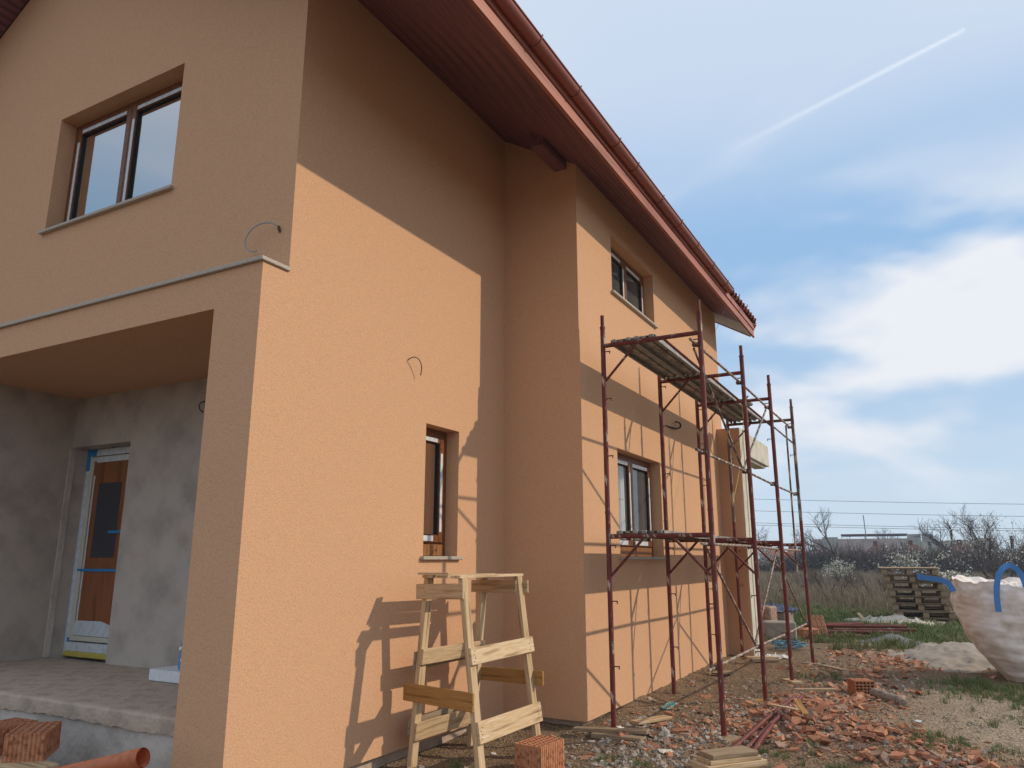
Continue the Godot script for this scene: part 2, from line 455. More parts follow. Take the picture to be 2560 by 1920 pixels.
func make_light() -> void:
	var cam := Camera3D.new()
	cam.name = "camera"
	cam.fov = VFOV
	cam.near = 0.05
	cam.far = 3000.0
	add_child(cam)
	cam.position = EYE
	cam.rotation_degrees = Vector3(PITCH, YAW, 0)
	cam.current = true
	var env := Environment.new()
	env.background_mode = Environment.BG_SKY
	var pano := PanoramaSkyMaterial.new()
	pano.panorama = sky_panorama()
	env.sky = Sky.new()
	env.sky.sky_material = pano
	env.background_energy_multiplier = 1.0
	env.tonemap_mode = Environment.TONE_MAPPER_LINEAR
	env.tonemap_exposure = 1.15
	env.sdfgi_enabled = true
	env.ssao_enabled = true
	env.ssil_enabled = true
	env.fog_enabled = true
	env.fog_density = 0.0008
	env.fog_light_color = Color(0.80, 0.86, 0.93)
	var we := WorldEnvironment.new()
	we.name = "environment"
	we.environment = env
	add_child(we)
	var sun := DirectionalLight3D.new()
	sun.name = "sun"
	sun.light_color = Color(1.0, 0.93, 0.83)
	sun.light_energy = 0.76
	sun.light_angular_distance = 0.6
	sun.shadow_enabled = true
	add_child(sun)
	sun.basis = Basis.looking_at(Vector3(-0.98, -0.69, 0.56))

# ---------------------------------------------------------------- ground
func gauss(x: float, z: float, cx: float, cz: float, r: float) -> float:
	return exp(-((x - cx) * (x - cx) + (z - cz) * (z - cz)) / (r * r))

func ground_y(x: float, z: float) -> float:
	var y := -0.07 * (1.0 - smoothstep(11.0, 17.0, -z)) - 0.06 * (1.0 - smoothstep(6.2, 8.0, -z))
	if z < -8.0: y += 0.055 * exp(-maxf(0.0, x - X2) / 0.22) * smoothstep(8.0, 9.2, -z) * (1.0 - smoothstep(13.0, 16.0, -z))
	var near := 1.0 - smoothstep(30.0, 60.0, -z)
	y += hill.get_noise_2d(x * 2.2, z * 2.2) * 0.030 * near
	y += hill.get_noise_2d(x * 9.0, z * 9.0) * 0.014 * near
	y += 0.13 * gauss(x, z, -1.25, -9.05, 0.8) + 0.10 * gauss(x, z, -0.52, -8.1, 0.6) + 0.06 * gauss(x, z, -1.2, -10.5, 0.8)
	y += 0.06 * gauss(x, z, -2.4, -7.2, 0.5)
	y += hill.get_noise_2d(x * 0.12 + 50.0, z * 0.12) * 0.5 * smoothstep(28.0, 80.0, -z)
	return y

func rubble_at(x: float, z: float) -> float:
	var s := 0.0
	for b in blobs: s += b[3] * gauss(x, z, b[0], b[1], b[2])
	return s

var blobs := [[-2.3, -7.6, 0.8, 0.3], [-2.6, -9.5, 1.0, 0.12], [-1.57, -8.99, 0.6, 1.0], [-1.15, -8.36, 0.6, 1.0], [-0.63, -8.15, 0.55, 0.9], [-0.1, -7.68, 0.5, 0.8], [0.47, -7.26, 0.4, 0.5], [-1.2, -9.93, 0.55, 0.8], [-1.88, -8.15, 0.3, 0.5], [-1.15, -11.49, 0.6, 0.35], [-1.31, -13.0, 0.7, 0.4], [-0.63, -14.4, 0.75, 0.6], [-1.25, -15.2, 0.7, 0.35], [-2.46, -7.47, 0.45, 0.35], [-2.72, -6.58, 0.4, 0.18]]

func ground_colour(x: float, z: float) -> Color:
	var d := -z
	var n := hill.get_noise_2d(x * 1.1 + 7.0, z * 1.1) * 0.5 + 0.5
	var n2 := hill.get_noise_2d(x * 4.3, z * 4.3 + 11.0) * 0.5 + 0.5
	var c := Color(0.35, 0.245, 0.160).lerp(Color(0.25, 0.175, 0.115), n2)
	# trodden sandy track on the right
	var track := smoothstep(-1.0, 0.6, x + (d - 9.0) * 0.12 + n * 0.8 - 0.4) * smoothstep(7.5, 9.0, d) * (1.0 - smoothstep(11.0, 13.0, d))
	c = c.lerp(Color(0.50, 0.41, 0.30), track * 0.8)
	c = c.lerp(Color(0.46, 0.25, 0.15), clampf(rubble_at(x, z) * 0.55, 0.0, 0.65) * (0.5 + 0.5 * n2))
	# dead turf near the front, living turf further out
	c = c.lerp(Color(0.25, 0.205, 0.125), smoothstep(0.45, 0.7, n) * 0.6 * (1.0 - smoothstep(7.0, 9.0, d)))
	var green := smoothstep(15.5, 19.0, d + (n - 0.5) * 3.0)
	c = c.lerp(Color(0.135, 0.145, 0.06).lerp(Color(0.22, 0.185, 0.11), n2), green)
	var dry := smoothstep(26.0, 36.0, d + (n2 - 0.5) * 6.0) * (1.0 - smoothstep(60.0, 95.0, d + n * 20.0))
	c = c.lerp(Color(0.26, 0.20, 0.145), dry * 0.85)
	return c

func axis_steps(dense0: float, dense1: float, step: float, far0: float, far1: float, grow: float) -> Array:
	var out := []
	var x := dense0
	while x < dense1:
		out.append(x); x += step
	var s := step
	while x < far1:
		out.append(x); s *= grow; x += s
	out.append(far1)
	x = dense0; s = step
	while x > far0:
		s *= grow; x -= s
		out.push_front(maxf(x, far0))
	return out

func make_ground() -> void:
	var xs := axis_steps(-4.6, 1.4, 0.045, -1500.0, 1500.0, 1.16)
	var zs := axis_steps(4.8, 17.0, 0.055, -400.0, 2200.0, 1.10)
	var p := PackedVector3Array(); var c := PackedColorArray()
	for z in zs:
		for x in xs:
			p.append(Vector3(x, ground_y(x, -z), -z))
			c.append(ground_colour(x, -z))
	var m := MB.new()
	m.sheet(p, xs.size() - 1, zs.size() - 1, c)
	for k in m.n.size():
		if m.n[k].y < 0: m.n[k] = -m.n[k]
	var o := part(self, "ground", m.mesh(), M.ground)
	tag(o, "brown building-site earth running into a grassy field", "", "", "structure")

# ---------------------------------------------------------------- house
func soffit_y(x: float) -> float: return 6.26 - ROOF_K * (x + 3.34)

# a wall face with openings, its reveals and its inner face. o: corner, u: along, holes: [u0, u1, v0, v1]
func wall_mesh(o: Vector3, u: Vector3, n: Vector3, w: float, h: float, holes: Array, thick: float, ends := true) -> MB:
	var m := MB.new()
	var us := [0.0, w]; var vs := [0.0, h]
	for q in holes: us.append_array([q[0], q[1]]); vs.append_array([q[2], q[3]])
	us.sort(); vs.sort()
	var up := Vector3.UP
	for a in us.size() - 1:
		for b in vs.size() - 1:
			if us[a + 1] - us[a] < 1e-5 or vs[b + 1] - vs[b] < 1e-5: continue
			var mu: float = (us[a] + us[a + 1]) * 0.5
			var mv: float = (vs[b] + vs[b + 1]) * 0.5
			var inside := false
			for q in holes:
				if mu > q[0] and mu < q[1] and mv > q[2] and mv < q[3]: inside = true
			if inside: continue
			for s in [[0.0, n], [thick, -n]]:
				var k: Vector3 = o - n * s[0]
				m.quad(k + u * us[a] + up * vs[b], k + u * us[a + 1] + up * vs[b], k + u * us[a + 1] + up * vs[b + 1], k + u * us[a] + up * vs[b + 1], s[1])
	for q in holes:
		var a: Vector3 = o + u * q[0] + up * q[2]
		var b: Vector3 = o + u * q[1] + up * q[2]
		var cc: Vector3 = o + u * q[1] + up * q[3]
		var dd: Vector3 = o + u * q[0] + up * q[3]
		var t := n * thick
		m.quad(a, b, b - t, a - t, up)
		m.quad(dd, cc, cc - t, dd - t, -up)
		m.quad(a, dd, dd - t, a - t, u)
		m.quad(b, cc, cc - t, b - t, -u)
	if ends:
		var t := n * thick
		m.quad(o, o - t, o - t + up * h, o + up * h, -u)
		m.quad(o + u * w, o + u * w - t, o + u * w - t + up * h, o + u * w + up * h, u)
		m.quad(o, o + u * w, o + u * w - t, o - t, -up)
		m.quad(o + up * h, o + u * w + up * h, o + u * w - t + up * h, o - t + up * h, up)
	return m

func ring(m: MB, x0: float, x1: float, y0: float, y1: float, w: float, z0: float, z1: float) -> void:
	m.aab(Vector3(x0, y0, z0), Vector3(x0 + w, y1, z1), 0.006)
	m.aab(Vector3(x1 - w, y0, z0), Vector3(x1, y1, z1), 0.006)
	m.aab(Vector3(x0 + w, y0, z0 + 0.001), Vector3(x1 - w, y0 + w, z1 - 0.001), 0.006)
	m.aab(Vector3(x0 + w, y1 - w, z0 + 0.001), Vector3(x1 - w, y1, z1 - 0.001), 0.006)

# t: corner of the opening in the outer wall face; x along the wall, y up, z outwards
func window(t: Transform3D, w: float, h: float, rec: float, sashes: int, glass: Material, foot: float, tapes: Array) -> MeshInstance3D:
	var m := MB.new()
	ring(m, 0.002, w - 0.002, 0.002, h - 0.002, 0.085, -rec - 0.075, -rec)
	if foot > 0.0: m.aab(Vector3(0.087, 0.087, -rec - 0.07), Vector3(w - 0.087, 0.087 + foot, -rec - 0.012), 0.004)
	var sw := (w - 0.13) / sashes
	var o := part(house, "window", m.mesh(), M.frame, t)
	for k in sashes:
		var x0 := 0.065 + sw * k + 0.004
		var x1 := 0.065 + sw * (k + 1) - 0.004
		var y0 := 0.065 + foot
		var y1 := h - 0.065
		var s := MB.new()
		ring(s, x0, x1, y0, y1, 0.075, -rec - 0.06, -rec + 0.014)
		part(o, "sash", s.mesh(), M.frame, t)
		var gk := MB.new()
		ring(gk, x0 + 0.0751, x1 - 0.0751, y0 + 0.0751, y1 - 0.0751, 0.008, -rec - 0.035, -rec - 0.004)
		part(o, "gasket", gk.mesh(), M.gasket, t)
		var pn := MB.new()
		pn.quad(Vector3(x0 + 0.08, y0 + 0.08, -rec - 0.025), Vector3(x1 - 0.08, y0 + 0.08, -rec - 0.025), Vector3(x1 - 0.08, y1 - 0.08, -rec - 0.025), Vector3(x0 + 0.08, y1 - 0.08, -rec - 0.025), Vector3(0, 0, 1))
		part(o, "pane", pn.mesh(), glass, t)
		# strips of protective film left on the sash: [side, from, to] along the bar
		for q in tapes:
			var f := MB.new()
			var z0 := -rec + 0.0145
			var L := y1 - y0; var W := x1 - x0
			match q[0]:
				"l": f.aab(Vector3(x0 + 0.030, y0 + L * q[1], z0), Vector3(x0 + 0.068, y0 + L * q[2], z0 + 0.002))
				"r": f.aab(Vector3(x1 - 0.068, y0 + L * q[1], z0), Vector3(x1 - 0.030, y0 + L * q[2], z0 + 0.002))
				"t": f.aab(Vector3(x0 + W * q[1], y1 - 0.068, z0), Vector3(x0 + W * q[2], y1 - 0.028, z0 + 0.002))
				"b": f.aab(Vector3(x0 + W * q[1], y0 + 0.015, z0), Vector3(x0 + W * q[2], y0 + 0.068, z0 + 0.002))
			part(o, "film_strip", f.mesh(), M.film, t)
	var sl := MB.new()
	sl.aab(Vector3(-0.045, -0.034, -rec - 0.02), Vector3(w + 0.045, 0.0, 0.045), 0.005)
	part(o, "sill", sl.mesh(), M.granite, t)
	return o

func make_house() -> void:
	house = thing("house", "two-storey terracotta stucco house with brown eaves and an unfinished grey porch", "house", Vector3(X1, 0, ZL))
	var xl := -11.7          # left end of the house
	var side := Vector3(0, 0, -1)
	var S: StandardMaterial3D = M.stucco
	var TH := 0.3
	# side wall, near part: ground floor steps 0.27 m forward of the upper floor
	var hs := [[2.21, 2.81, 1.65, 2.94]]
	var sw := wall_mesh(Vector3(X1, -0.02, ZL), side, Vector3.RIGHT, ZL - ZR, 3.866, hs, TH, false)
	var su := wall_mesh(Vector3(X1, 3.846, ZU), side, Vector3.RIGHT, ZU - ZR, 6.85 - 3.846, [], TH, false)
	for k in su.i.size(): su.i[k] += sw.v.size()
	sw.v.append_array(su.v); sw.n.append_array(su.n); sw.c.append_array(su.c); sw.i.append_array(su.i)
	part(house, "wall", sw.mesh(), S)
	# return
	var m := MB.new()
	m.poly([Vector3(X1 - 0.05, -0.02, ZR), Vector3(X2, -0.02, ZR), Vector3(X2, 6.26, ZR), Vector3(X1 - 0.05, 6.88, ZR)], Vector3(0, 0, 1))
	m.poly([Vector3(X1 - 0.05, -0.02, ZR - TH), Vector3(X2 - TH, -0.02, ZR - TH), Vector3(X2 - TH, 6.3, ZR - TH), Vector3(X1 - 0.05, 6.88, ZR - TH)], Vector3(0, 0, -1))
	m.quad(Vector3(X1, -0.02, ZR), Vector3(X2, -0.02, ZR), Vector3(X2, -0.02, ZR - TH), Vector3(X1, -0.02, ZR - TH), Vector3.DOWN)
	part(house, "wall", m.mesh(), S)
	# side wall, far part
	var h2 := [[-(-8.72) + ZR, 10.39 + ZR, 1.65, 2.96], [8.72 + ZR, 10.43 + ZR, 5.01, 5.80]]
	part(house, "wall", wall_mesh(Vector3(X2, -0.02, ZR), side, Vector3.RIGHT, ZR - ZE, 6.28, h2, TH, false).mesh(), S)
	# front, upper floor, with the gable above
	var f := wall_mesh(Vector3(xl, 3.87, ZU), Vector3.RIGHT, Vector3(0, 0, 1), X1 - xl - 0.0, 6.85 - 3.87, [[-7.96 - xl, -5.93 - xl, 5.0 - 3.87, 6.33 - 3.87]], TH, false)
	f.poly([Vector3(X1, 6.85, ZU), Vector3(-7.93, 9.01, ZU), Vector3(-11.53, 6.85, ZU)], Vector3(0, 0, 1))
	part(house, "wall", f.mesh(), S)
	# front, ground floor: beam over the porch and the corner pier
	m = MB.new()
	m.aab(Vector3(xl, 3.54, ZL - 0.27), Vector3(X1 - 0.0008, 3.846, ZL))
	m.aab(Vector3(-4.83, -0.02, ZL - 0.30), Vector3(X1 - 0.0008, 3.54, ZL))
	part(house, "wall", m.mesh(), S)
	# far and left ends, out of sight but closing the rooms
	m = MB.new()
	m.poly([Vector3(X2, 0, ZE), Vector3(X2, 6.26, ZE), Vector3(-7.93, 9.01, ZE), Vector3(xl, 6.75, ZE), Vector3(xl, 0, ZE)], Vector3(0, 0, -1))
	m.aab(Vector3(xl - 0.2, -0.3, ZE), Vector3(xl, 6.75, ZU))
	m.aab(Vector3(xl - 0.2, -0.3, ZU), Vector3(-9.46, 3.54, ZL - 0.002))
	part(house, "wall", m.mesh(), S)
	# floors inside, and the footing under the stucco
	m = MB.new()
	m.aab(Vector3(xl, 0.3, ZE + 0.02), Vector3(X1 - TH, 0.48, -5.75))
	m.aab(Vector3(X1 - TH, 0.3, ZE + 0.02), Vector3(X2 - TH, 0.48, ZR - TH))
	m.aab(Vector3(xl, 3.56, ZE + 0.02), Vector3(X1 - TH, 3.80, ZU - TH))
	m.aab(Vector3(X1 - TH, 3.56, ZE + 0.02), Vector3(X2 - TH, 3.80, ZR - TH))
	m.aab(Vector3(-6.0, 0.48, ZE + 0.03), Vector3(-5.9, 3.56, -5.75))
	m.aab(Vector3(-6.0, 3.80, ZE + 0.03), Vector3(-5.9, 6.9, ZU - TH))
	part(house, "floor", m.mesh(), M.room)
	m = MB.new()
	m.aab(Vector3(X1 - 0.3, -0.6, ZR), Vector3(X1 - 0.07, -0.021, ZL - 0.07))
	m.aab(Vector3(X2 - 1.2, -0.6, ZE), Vector3(X2 - 0.07, -0.021, ZR - 0.07))
	part(house, "footing", m.mesh(), M.concrete)
	# porch: grey plaster walls, concrete slab on a rendered footing
	var bz := -5.42
	part(house, "porch_wall", wall_mesh(Vector3(-9.15, 0.47, bz), Vector3.RIGHT, Vector3(0, 0, 1), 9.15 - 4.60, 3.545 - 0.47, [[0.0, 1.12, 0.0, 2.46]], 0.32, false).mesh(), M.plaster)
	m = MB.new()
	m.aab(Vector3(-9.45, 0.47, bz + 0.0005), Vector3(-9.15, 3.545, ZL - 0.02))
	m.aab(Vector3(-9.45, 0.47, -5.75), Vector3(-9.152, 3.545, bz + 0.0004))
	part(house, "porch_wall", m.mesh(), M.plaster)
	m = MB.new()
	m.aab(Vector3(-9.152, 0.5, bz - 0.05), Vector3(-9.14, 2.90, bz + 0.028), 0.003)
	part(house, "corner_bead", m.mesh(), M.footing)
	m = MB.new()
	m.aab(Vector3(-9.45, 3.541, -5.74), Vector3(-4.60, 3.70, ZL - 0.27))
	part(house, "porch_ceiling", m.mesh(), S)
	# slab with a rough poured edge
	var pts := PackedVector3Array()
	var nx := 120
	for k in 5:
		for x in nx + 1:
			var fx := lerpf(-9.14, -4.61, float(x) / nx)
			var jag := hill.get_noise_2d(fx * 14.0, k * 3.0) * 0.018 + hill.get_noise_2d(fx * 3.0, 40.0) * 0.02
			pts.append([Vector3(fx, 0.5 + jag * 0.25, bz), Vector3(fx, 0.5 + jag * 0.3, ZL - 0.12), Vector3(fx, 0.505 + jag * 0.5, ZL - 0.045 + jag), Vector3(fx, 0.48 + jag * 0.3, ZL - 0.022 + jag), Vector3(fx, 0.385 + jag, ZL - 0.03 + jag * 0.6)][k])
	m = MB.new()
	m.sheet(pts, nx, 4)
	for k in m.n.size():
		if m.n[k].y + m.n[k].z < 0: m.n[k] = -m.n[k]
	part(house, "porch_slab", m.mesh(), M.concrete)
	m = MB.new()
	m.aab(Vector3(-9.3, -0.7, ZL - 0.6), Vector3(-4.62, 0.40, ZL - 0.055))
	part(house, "porch_footing", m.mesh(), M.footing)
	# granite ledge where the upper floor steps back
	m = MB.new()
	m.aab(Vector3(xl, 3.8475, ZU + 0.0), Vector3(X1 + 0.022, 3.882, ZL + 0.03), 0.005)
	part(house, "ledge", m.mesh(), M.granite)
	make_windows()
	make_door(bz)
	make_roof(xl)
	# terrace pier and beam beyond the far end
	m = MB.new()
	m.aab(Vector3(X2 - 0.4, -0.1, -14.35), Vector3(-2.945, 3.93, -13.80))
	part(house, "pier", m.mesh(), S)
	m = MB.new()
	m.aab(Vector3(-2.9447, -0.1, -14.3505), Vector3(-2.93, 3.93, -13.803))
	m.aab(Vector3(-2.9297, -0.1, -14.35), Vector3(-2.918, 3.93, -14.06))
	part(house, "pier_render", m.mesh(), M.cream)
	m = MB.new()
	m.aab(Vector3(-3.3, -0.1, -14.42), Vector3(-2.90, 3.47, -14.352))
	part(house, "insulation", m.mesh(), M.foam)
	m = MB.new()
	m.aab(Vector3(-3.25, 3.49, -16.45), Vector3(-2.925, 3.92, -14.353), 0.006)
	m.aab(Vector3(-3.20, 3.44, -16.30), Vector3(-2.98, 3.4895, -14.43), 0.004)
	part(house, "terrace_beam", m.mesh(), M.cream)

func make_windows() -> void:
	# upper front window: two coated panes
	var tf := Transform3D(Basis(), Vector3(-7.96, 5.0, ZU))
	window(tf, 2.03, 1.33, 0.17, 2, M.glass, 0.0, [["t", 0.10, 0.92], ["l", 0.06, 0.86]])
	var b := Basis(Vector3(0, 0, -1), Vector3.UP, Vector3.RIGHT)
	# narrow window by the inner corner
	var o := window(Transform3D(b, Vector3(X1, 1.63, ZL - 2.21)), 0.60, 1.29, 0.15, 1, M.glass, 0.07, [["t", 0.0, 0.72], ["r", 0.10, 0.84], ["b", 0.1, 0.62]])
	var m := MB.new()
	m.aab(Vector3(0.10, 0.004, -0.1485), Vector3(0.50, 0.115, -0.115), 0.004)
	part(o, "blocking", m.mesh(), M.frame_b, Transform3D(b, Vector3(X1, 1.63, ZL - 2.21)))
	m = MB.new()
	m.tube([Vector3(0.38, 0.06, -0.1152), Vector3(0.38, 0.06, -0.1125)], [0.011], 10)
	part(o, "drain_cap", m.mesh(), M.gasket, Transform3D(b, Vector3(X1, 1.63, ZL - 2.21)))
	# ground floor window of the far part: clear panes, white curtains inside
	var t2 := Transform3D(b, Vector3(X2, 1.63, -8.72))
	o = window(t2, 1.67, 1.31, 0.15, 2, M.pane, 0.07, [["t", 0.08, 0.85], ["r", 0.08, 0.86], ["b", 0.1, 0.75]])
	m = MB.new()
	m.aab(Vector3(0.10, 0.004, -0.1485), Vector3(1.50, 0.12, -0.115), 0.004)
	part(o, "blocking", m.mesh(), M.frame_b, t2)
	for s in [[0.06, 0.52], [0.80, 1.14]]:
		var p := PackedVector3Array()
		for y in 2:
			for x in 41:
				var fx := lerpf(s[0], s[1], x / 40.0)
				p.append(Vector3(fx, 0.02 if y == 0 else 1.30, -0.36 + 0.035 * sin(fx * 62.0) + 0.012 * sin(fx * 151.0)))
		m = MB.new()
		m.sheet(p, 40, 1)
		part(o, "curtain", m.mesh(), M.curtain, t2)
	# small window under the eaves
	window(Transform3D(b, Vector3(X2, 4.99, -8.72)), 1.71, 0.79, 0.15, 2, M.pane, 0.0, [["t", 0.1, 0.8], ["r", 0.0, 0.82]])

func make_door(bz: float) -> void:
	var z := bz - 0.20
	var m := MB.new()
	m.aab(Vector3(-9.148, 0.50, z - 0.08), Vector3(-9.065, 2.925, z), 0.004)
	m.aab(Vector3(-8.10, 0.50, z - 0.08), Vector3(-8.032, 2.925, z), 0.004)
	m.aab(Vector3(-9.065, 2.84, z - 0.079), Vector3(-8.10, 2.925, z - 0.001), 0.004)
	m.aab(Vector3(-9.065, 0.56, z - 0.079), Vector3(-8.10, 0.66, z - 0.001), 0.004)
	var d := part(house, "door", m.mesh(), M.film)
	m = MB.new()
	ring(m, -9.055, -8.11, 0.675, 2.83, 0.055, z - 0.07, z + 0.004)
	part(d, "sash", m.mesh(), M.cream_strip)
	m = MB.new()
	m.aab(Vector3(-9.0, 0.735, z - 0.05), Vector3(-8.165, 2.775, z - 0.012))
	part(d, "panel", m.mesh(), M.door_panel)
	m = MB.new()
	m.aab(Vector3(-8.86, 1.62, z - 0.0118), Vector3(-8.42, 2.50, z - 0.008))
	part(d, "pane", m.mesh(), M.door_glass)
	for q in [[-9.06, 1.462, -8.15, 1.492, 0.006], [-8.55, 1.90, -8.15, 1.93, 0.006], [-9.146, 2.66, -9.07, 2.922, 0.0022], [-9.07, 2.842, -8.96, 2.922, 0.0022], [-9.09, 0.66, -9.05, 0.71, 0.007]]:
		m = MB.new()
		m.aab(Vector3(q[0], q[1], z + q[4] - 0.001), Vector3(q[2], q[3], z + q[4]))
		part(d, "blue_tape", m.mesh(), M.blue_tape)
	m = MB.new()
	m.aab(Vector3(-8.93, 2.755, z + 0.005), Vector3(-8.14, 2.815, z + 0.007))
	m.aab(Vector3(-8.985, 0.80, z - 0.0118), Vector3(-8.955, 2.60, z - 0.009))
	part(d, "film_strip", m.mesh(), M.film)
	m = MB.new()
	m.poly([Vector3(-9.0, 0.735, z - 0.010), Vector3(-8.165, 0.735, z - 0.010), Vector3(-8.165, 0.83, z - 0.010), Vector3(-8.5, 0.905, z - 0.010), Vector3(-9.0, 0.90, z - 0.010)], Vector3(0, 0, 1))
	part(d, "peeled_film", m.mesh(), M.film)
	m = MB.new()
	m.aab(Vector3(-9.10, 0.502, z - 0.05), Vector3(-8.06, 0.56, z + 0.03), 0.01)
	part(d, "foam_strip", m.mesh(), M.yellow_foam)

func make_roof(xl: float) -> void:
	var z0 := -3.35; var z1 := -14.99
	var xe := -2.79; var xw := -12.9; var xr := -7.93
	var bot := func(x: float) -> float: return 6.26 - ROOF_K * (x + 3.34) if x > xr else 9.014 - ROOF_K * (xr - x)
	# deck
	var m := MB.new()
	for s in [[xe, xr], [xr, xw]]:
		var a: float = s[0]; var b: float = s[1]
		var ya: float = bot.call(a); var yb: float = bot.call(b)
		for q in [[0.024, Vector3.DOWN], [0.30, Vector3.UP]]:
			m.quad(Vector3(a, ya + q[0], z0), Vector3(b, yb + q[0], z0), Vector3(b, yb + q[0], z1), Vector3(a, ya + q[0], z1), q[1])
		for z in [z0, z1]:
			m.quad(Vector3(a, ya + 0.024, z), Vector3(b, yb + 0.024, z), Vector3(b, yb + 0.30, z), Vector3(a, ya + 0.30, z), Vector3(0, 0, 1 if z == z0 else -1))
	for x in [xe, xw]:
		var y: float = bot.call(x)
		m.quad(Vector3(x, y + 0.024, z0), Vector3(x, y + 0.024, z1), Vector3(x, y + 0.30, z1), Vector3(x, y + 0.30, z0), Vector3(1 if x == xe else -1, 0, 0))
	var roof := part(house, "roof", m.mesh(), M.soffit)
	# soffit boards, laid along the eaves; the last metre is still bare
	var dir := Vector3(-1, ROOF_K, 0).normalized()
	var nrm := Vector3(ROOF_K, 1, 0).normalized()
	var cnt := 19
	var first: MeshInstance3D
	for k in cnt:
		var c := Vector3(xe, bot.call(xe), 0) + dir * (0.05 + 0.1 * k) + nrm * 0.009
		var a := board(house if k == 0 else first, "soffit" if k == 0 else "soffit_board", c + Vector3(0, 0, -3.36), c + Vector3(0, 0, -13.985), 0.0965, 0.018, dir, M.soffit if k % 2 == 0 else M.soffit_b, 0.005)
		if k == 0: first = a
		board(first, "bare_board", c + Vector3(0, 0, -13.99), c + Vector3(0, 0, -14.975), 0.0965, 0.018, dir, M.bare_board, 0.005)
	var dl := Vector3(1, ROOF_K, 0).normalized()
	for k in 24:
		var c := Vector3(-10.6, bot.call(-10.6), 0) + dl * (0.05 + 0.1 * k) + Vector3(-ROOF_K, 1, 0).normalized() * 0.009
		board(first, "soffit_board", c + Vector3(0, 0, -3.36), c + Vector3(0, 0, -4.10), 0.0965, 0.018, dl, M.soffit if k % 2 == 0 else M.soffit_b, 0.005)
	# fascia: two boards and a drip strip
	var fa := board(house, "fascia", Vector3(xe + 0.0125, 5.985, -3.34), Vector3(xe + 0.0125, 5.985, -15.0), 0.145, 0.025, Vector3.UP, M.fascia, 0.004)
	board(fa, "fascia_board", Vector3(xe + 0.012, 6.137, -3.34), Vector3(xe + 0.012, 6.137, -15.0), 0.145, 0.024, Vector3.UP, M.fascia, 0.004)
	board(fa, "fascia_board", Vector3(xe + 0.031, 5.932, -3.34), Vector3(xe + 0.031, 5.932, -15.0), 0.035, 0.011, Vector3.UP, M.fascia, 0.003)
	board(fa, "fascia_board", Vector3(xe + 0.033, 6.12, -3.34), Vector3(xe + 0.033, 6.12, -15.02), 0.10, 0.014, Vector3.UP, M.fascia, 0.003)
	# verge board on the far gable
	board(fa, "verge_board", Vector3(xe + 0.02, bot.call(xe + 0.02) + 0.14, -15.005), Vector3(xr, bot.call(xr) + 0.14, -15.005), 0.27, 0.02, Vector3(0.51, 0.857, 0), M.fascia, 0.004)
	board(fa, "verge_board", Vector3(xw, bot.call(xw) + 0.14, -3.335), Vector3(xr, bot.call(xr) + 0.14, -3.335), 0.27, 0.02, Vector3(-0.51, 0.857, 0), M.fascia, 0.004)
	# purlin end under the soffit at the return
	m = MB.new()
	m.aab(Vector3(-3.62, 6.225, -7.619), Vector3(-3.46, 6.42, -6.98), 0.006)
	part(house, "purlin_end", m.mesh(), M.soffit)
	# half-round gutter with joint collars and brackets
	m = MB.new()
	var gx := -2.70; var gy := 6.185; var R := 0.07
	var pts := PackedVector3Array()
	for k in 2:
		for j in 21:
			var a := PI + PI * j / 20.0
			pts.append(Vector3(gx + cos(a) * R, gy + sin(a) * R, -3.4 if k == 0 else -12.72))
	m.sheet(pts, 20, 1)
	for k in m.n.size():
		if (m.v[k] - Vector3(gx, gy, m.v[k].z)).dot(m.n[k]) < 0: m.n[k] = -m.n[k]
	m.tube([Vector3(gx + R + 0.004, gy + 0.003, -3.4), Vector3(gx + R + 0.004, gy + 0.003, -12.72)], [0.0095], 8)
	var e := [Vector3(gx - R, gy, -12.72)]
	for j in 20: e.append(Vector3(gx + cos(PI + PI * (j + 1) / 20.0) * R, gy + sin(PI + PI * (j + 1) / 20.0) * R, -12.72))
	m.poly(e, Vector3(0, 0, -1))
	var gut := part(house, "gutter", m.mesh(), M.gutter)
	for z in [-4.4, -5.3, -6.16, -7.25, -7.86, -8.81, -9.64, -10.5, -11.4, -12.3]:
		m = MB.new()
		var arc := []
		for j in 15: arc.append(Vector3(gx + cos(PI + PI * j / 14.0) * (R + 0.004), gy + sin(PI + PI * j / 14.0) * (R + 0.004), z))
		arc.append(Vector3(gx + R + 0.016, gy + 0.022, z))
		m.tube(arc, [0.0075], 6)
		m.tube([Vector3(gx - R, gy, z), Vector3(gx - R - 0.02, gy + 0.06, z)], [0.007], 6)
		part(gut, "gutter_bracket", m.mesh(), M.gutter)
	# empty brackets past the end of the gutter
	for z in [-13.1, -13.75]:
		m = MB.new()
		m.tube(bezier([Vector3(-2.76, 6.26, z), Vector3(-2.72, 6.07, z), Vector3(-2.63, 6.07, z), Vector3(-2.61, 6.21, z)], 8), [0.008], 6)
		part(gut, "gutter_bracket", m.mesh(), M.gutter)
	# eaves course of clay tiles, each its own piece; the courses above are joined
	m = MB.new()
	var prof := []
	for j in 13:
		var t := j / 12.0
		var hgt := 0.062 * maxf(0.0, sin(PI * clampf(t / 0.62, 0, 1))) - 0.020 * maxf(0.0, sin(PI * clampf((t - 0.62) / 0.38, 0, 1)))
		prof.append(Vector2(-0.215 * t, hgt))
	var tp := PackedVector3Array()
	for k in 2:
		for q in prof: tp.append(Vector3(0.0 if k == 0 else -0.40, q.y + 0.014, q.x))
	for q in prof: tp.append(Vector3(-0.40, q.y, q.x))
	for q in prof: tp.append(Vector3(0.0, q.y, q.x))
	for q in prof: tp.append(Vector3(0.0, q.y + 0.014, q.x))
	m.sheet(tp, 12, 4)
	var tile := m.mesh()
	var tb := Basis(-dir, nrm, Vector3(0, 0, 1))
	var zz := -3.36
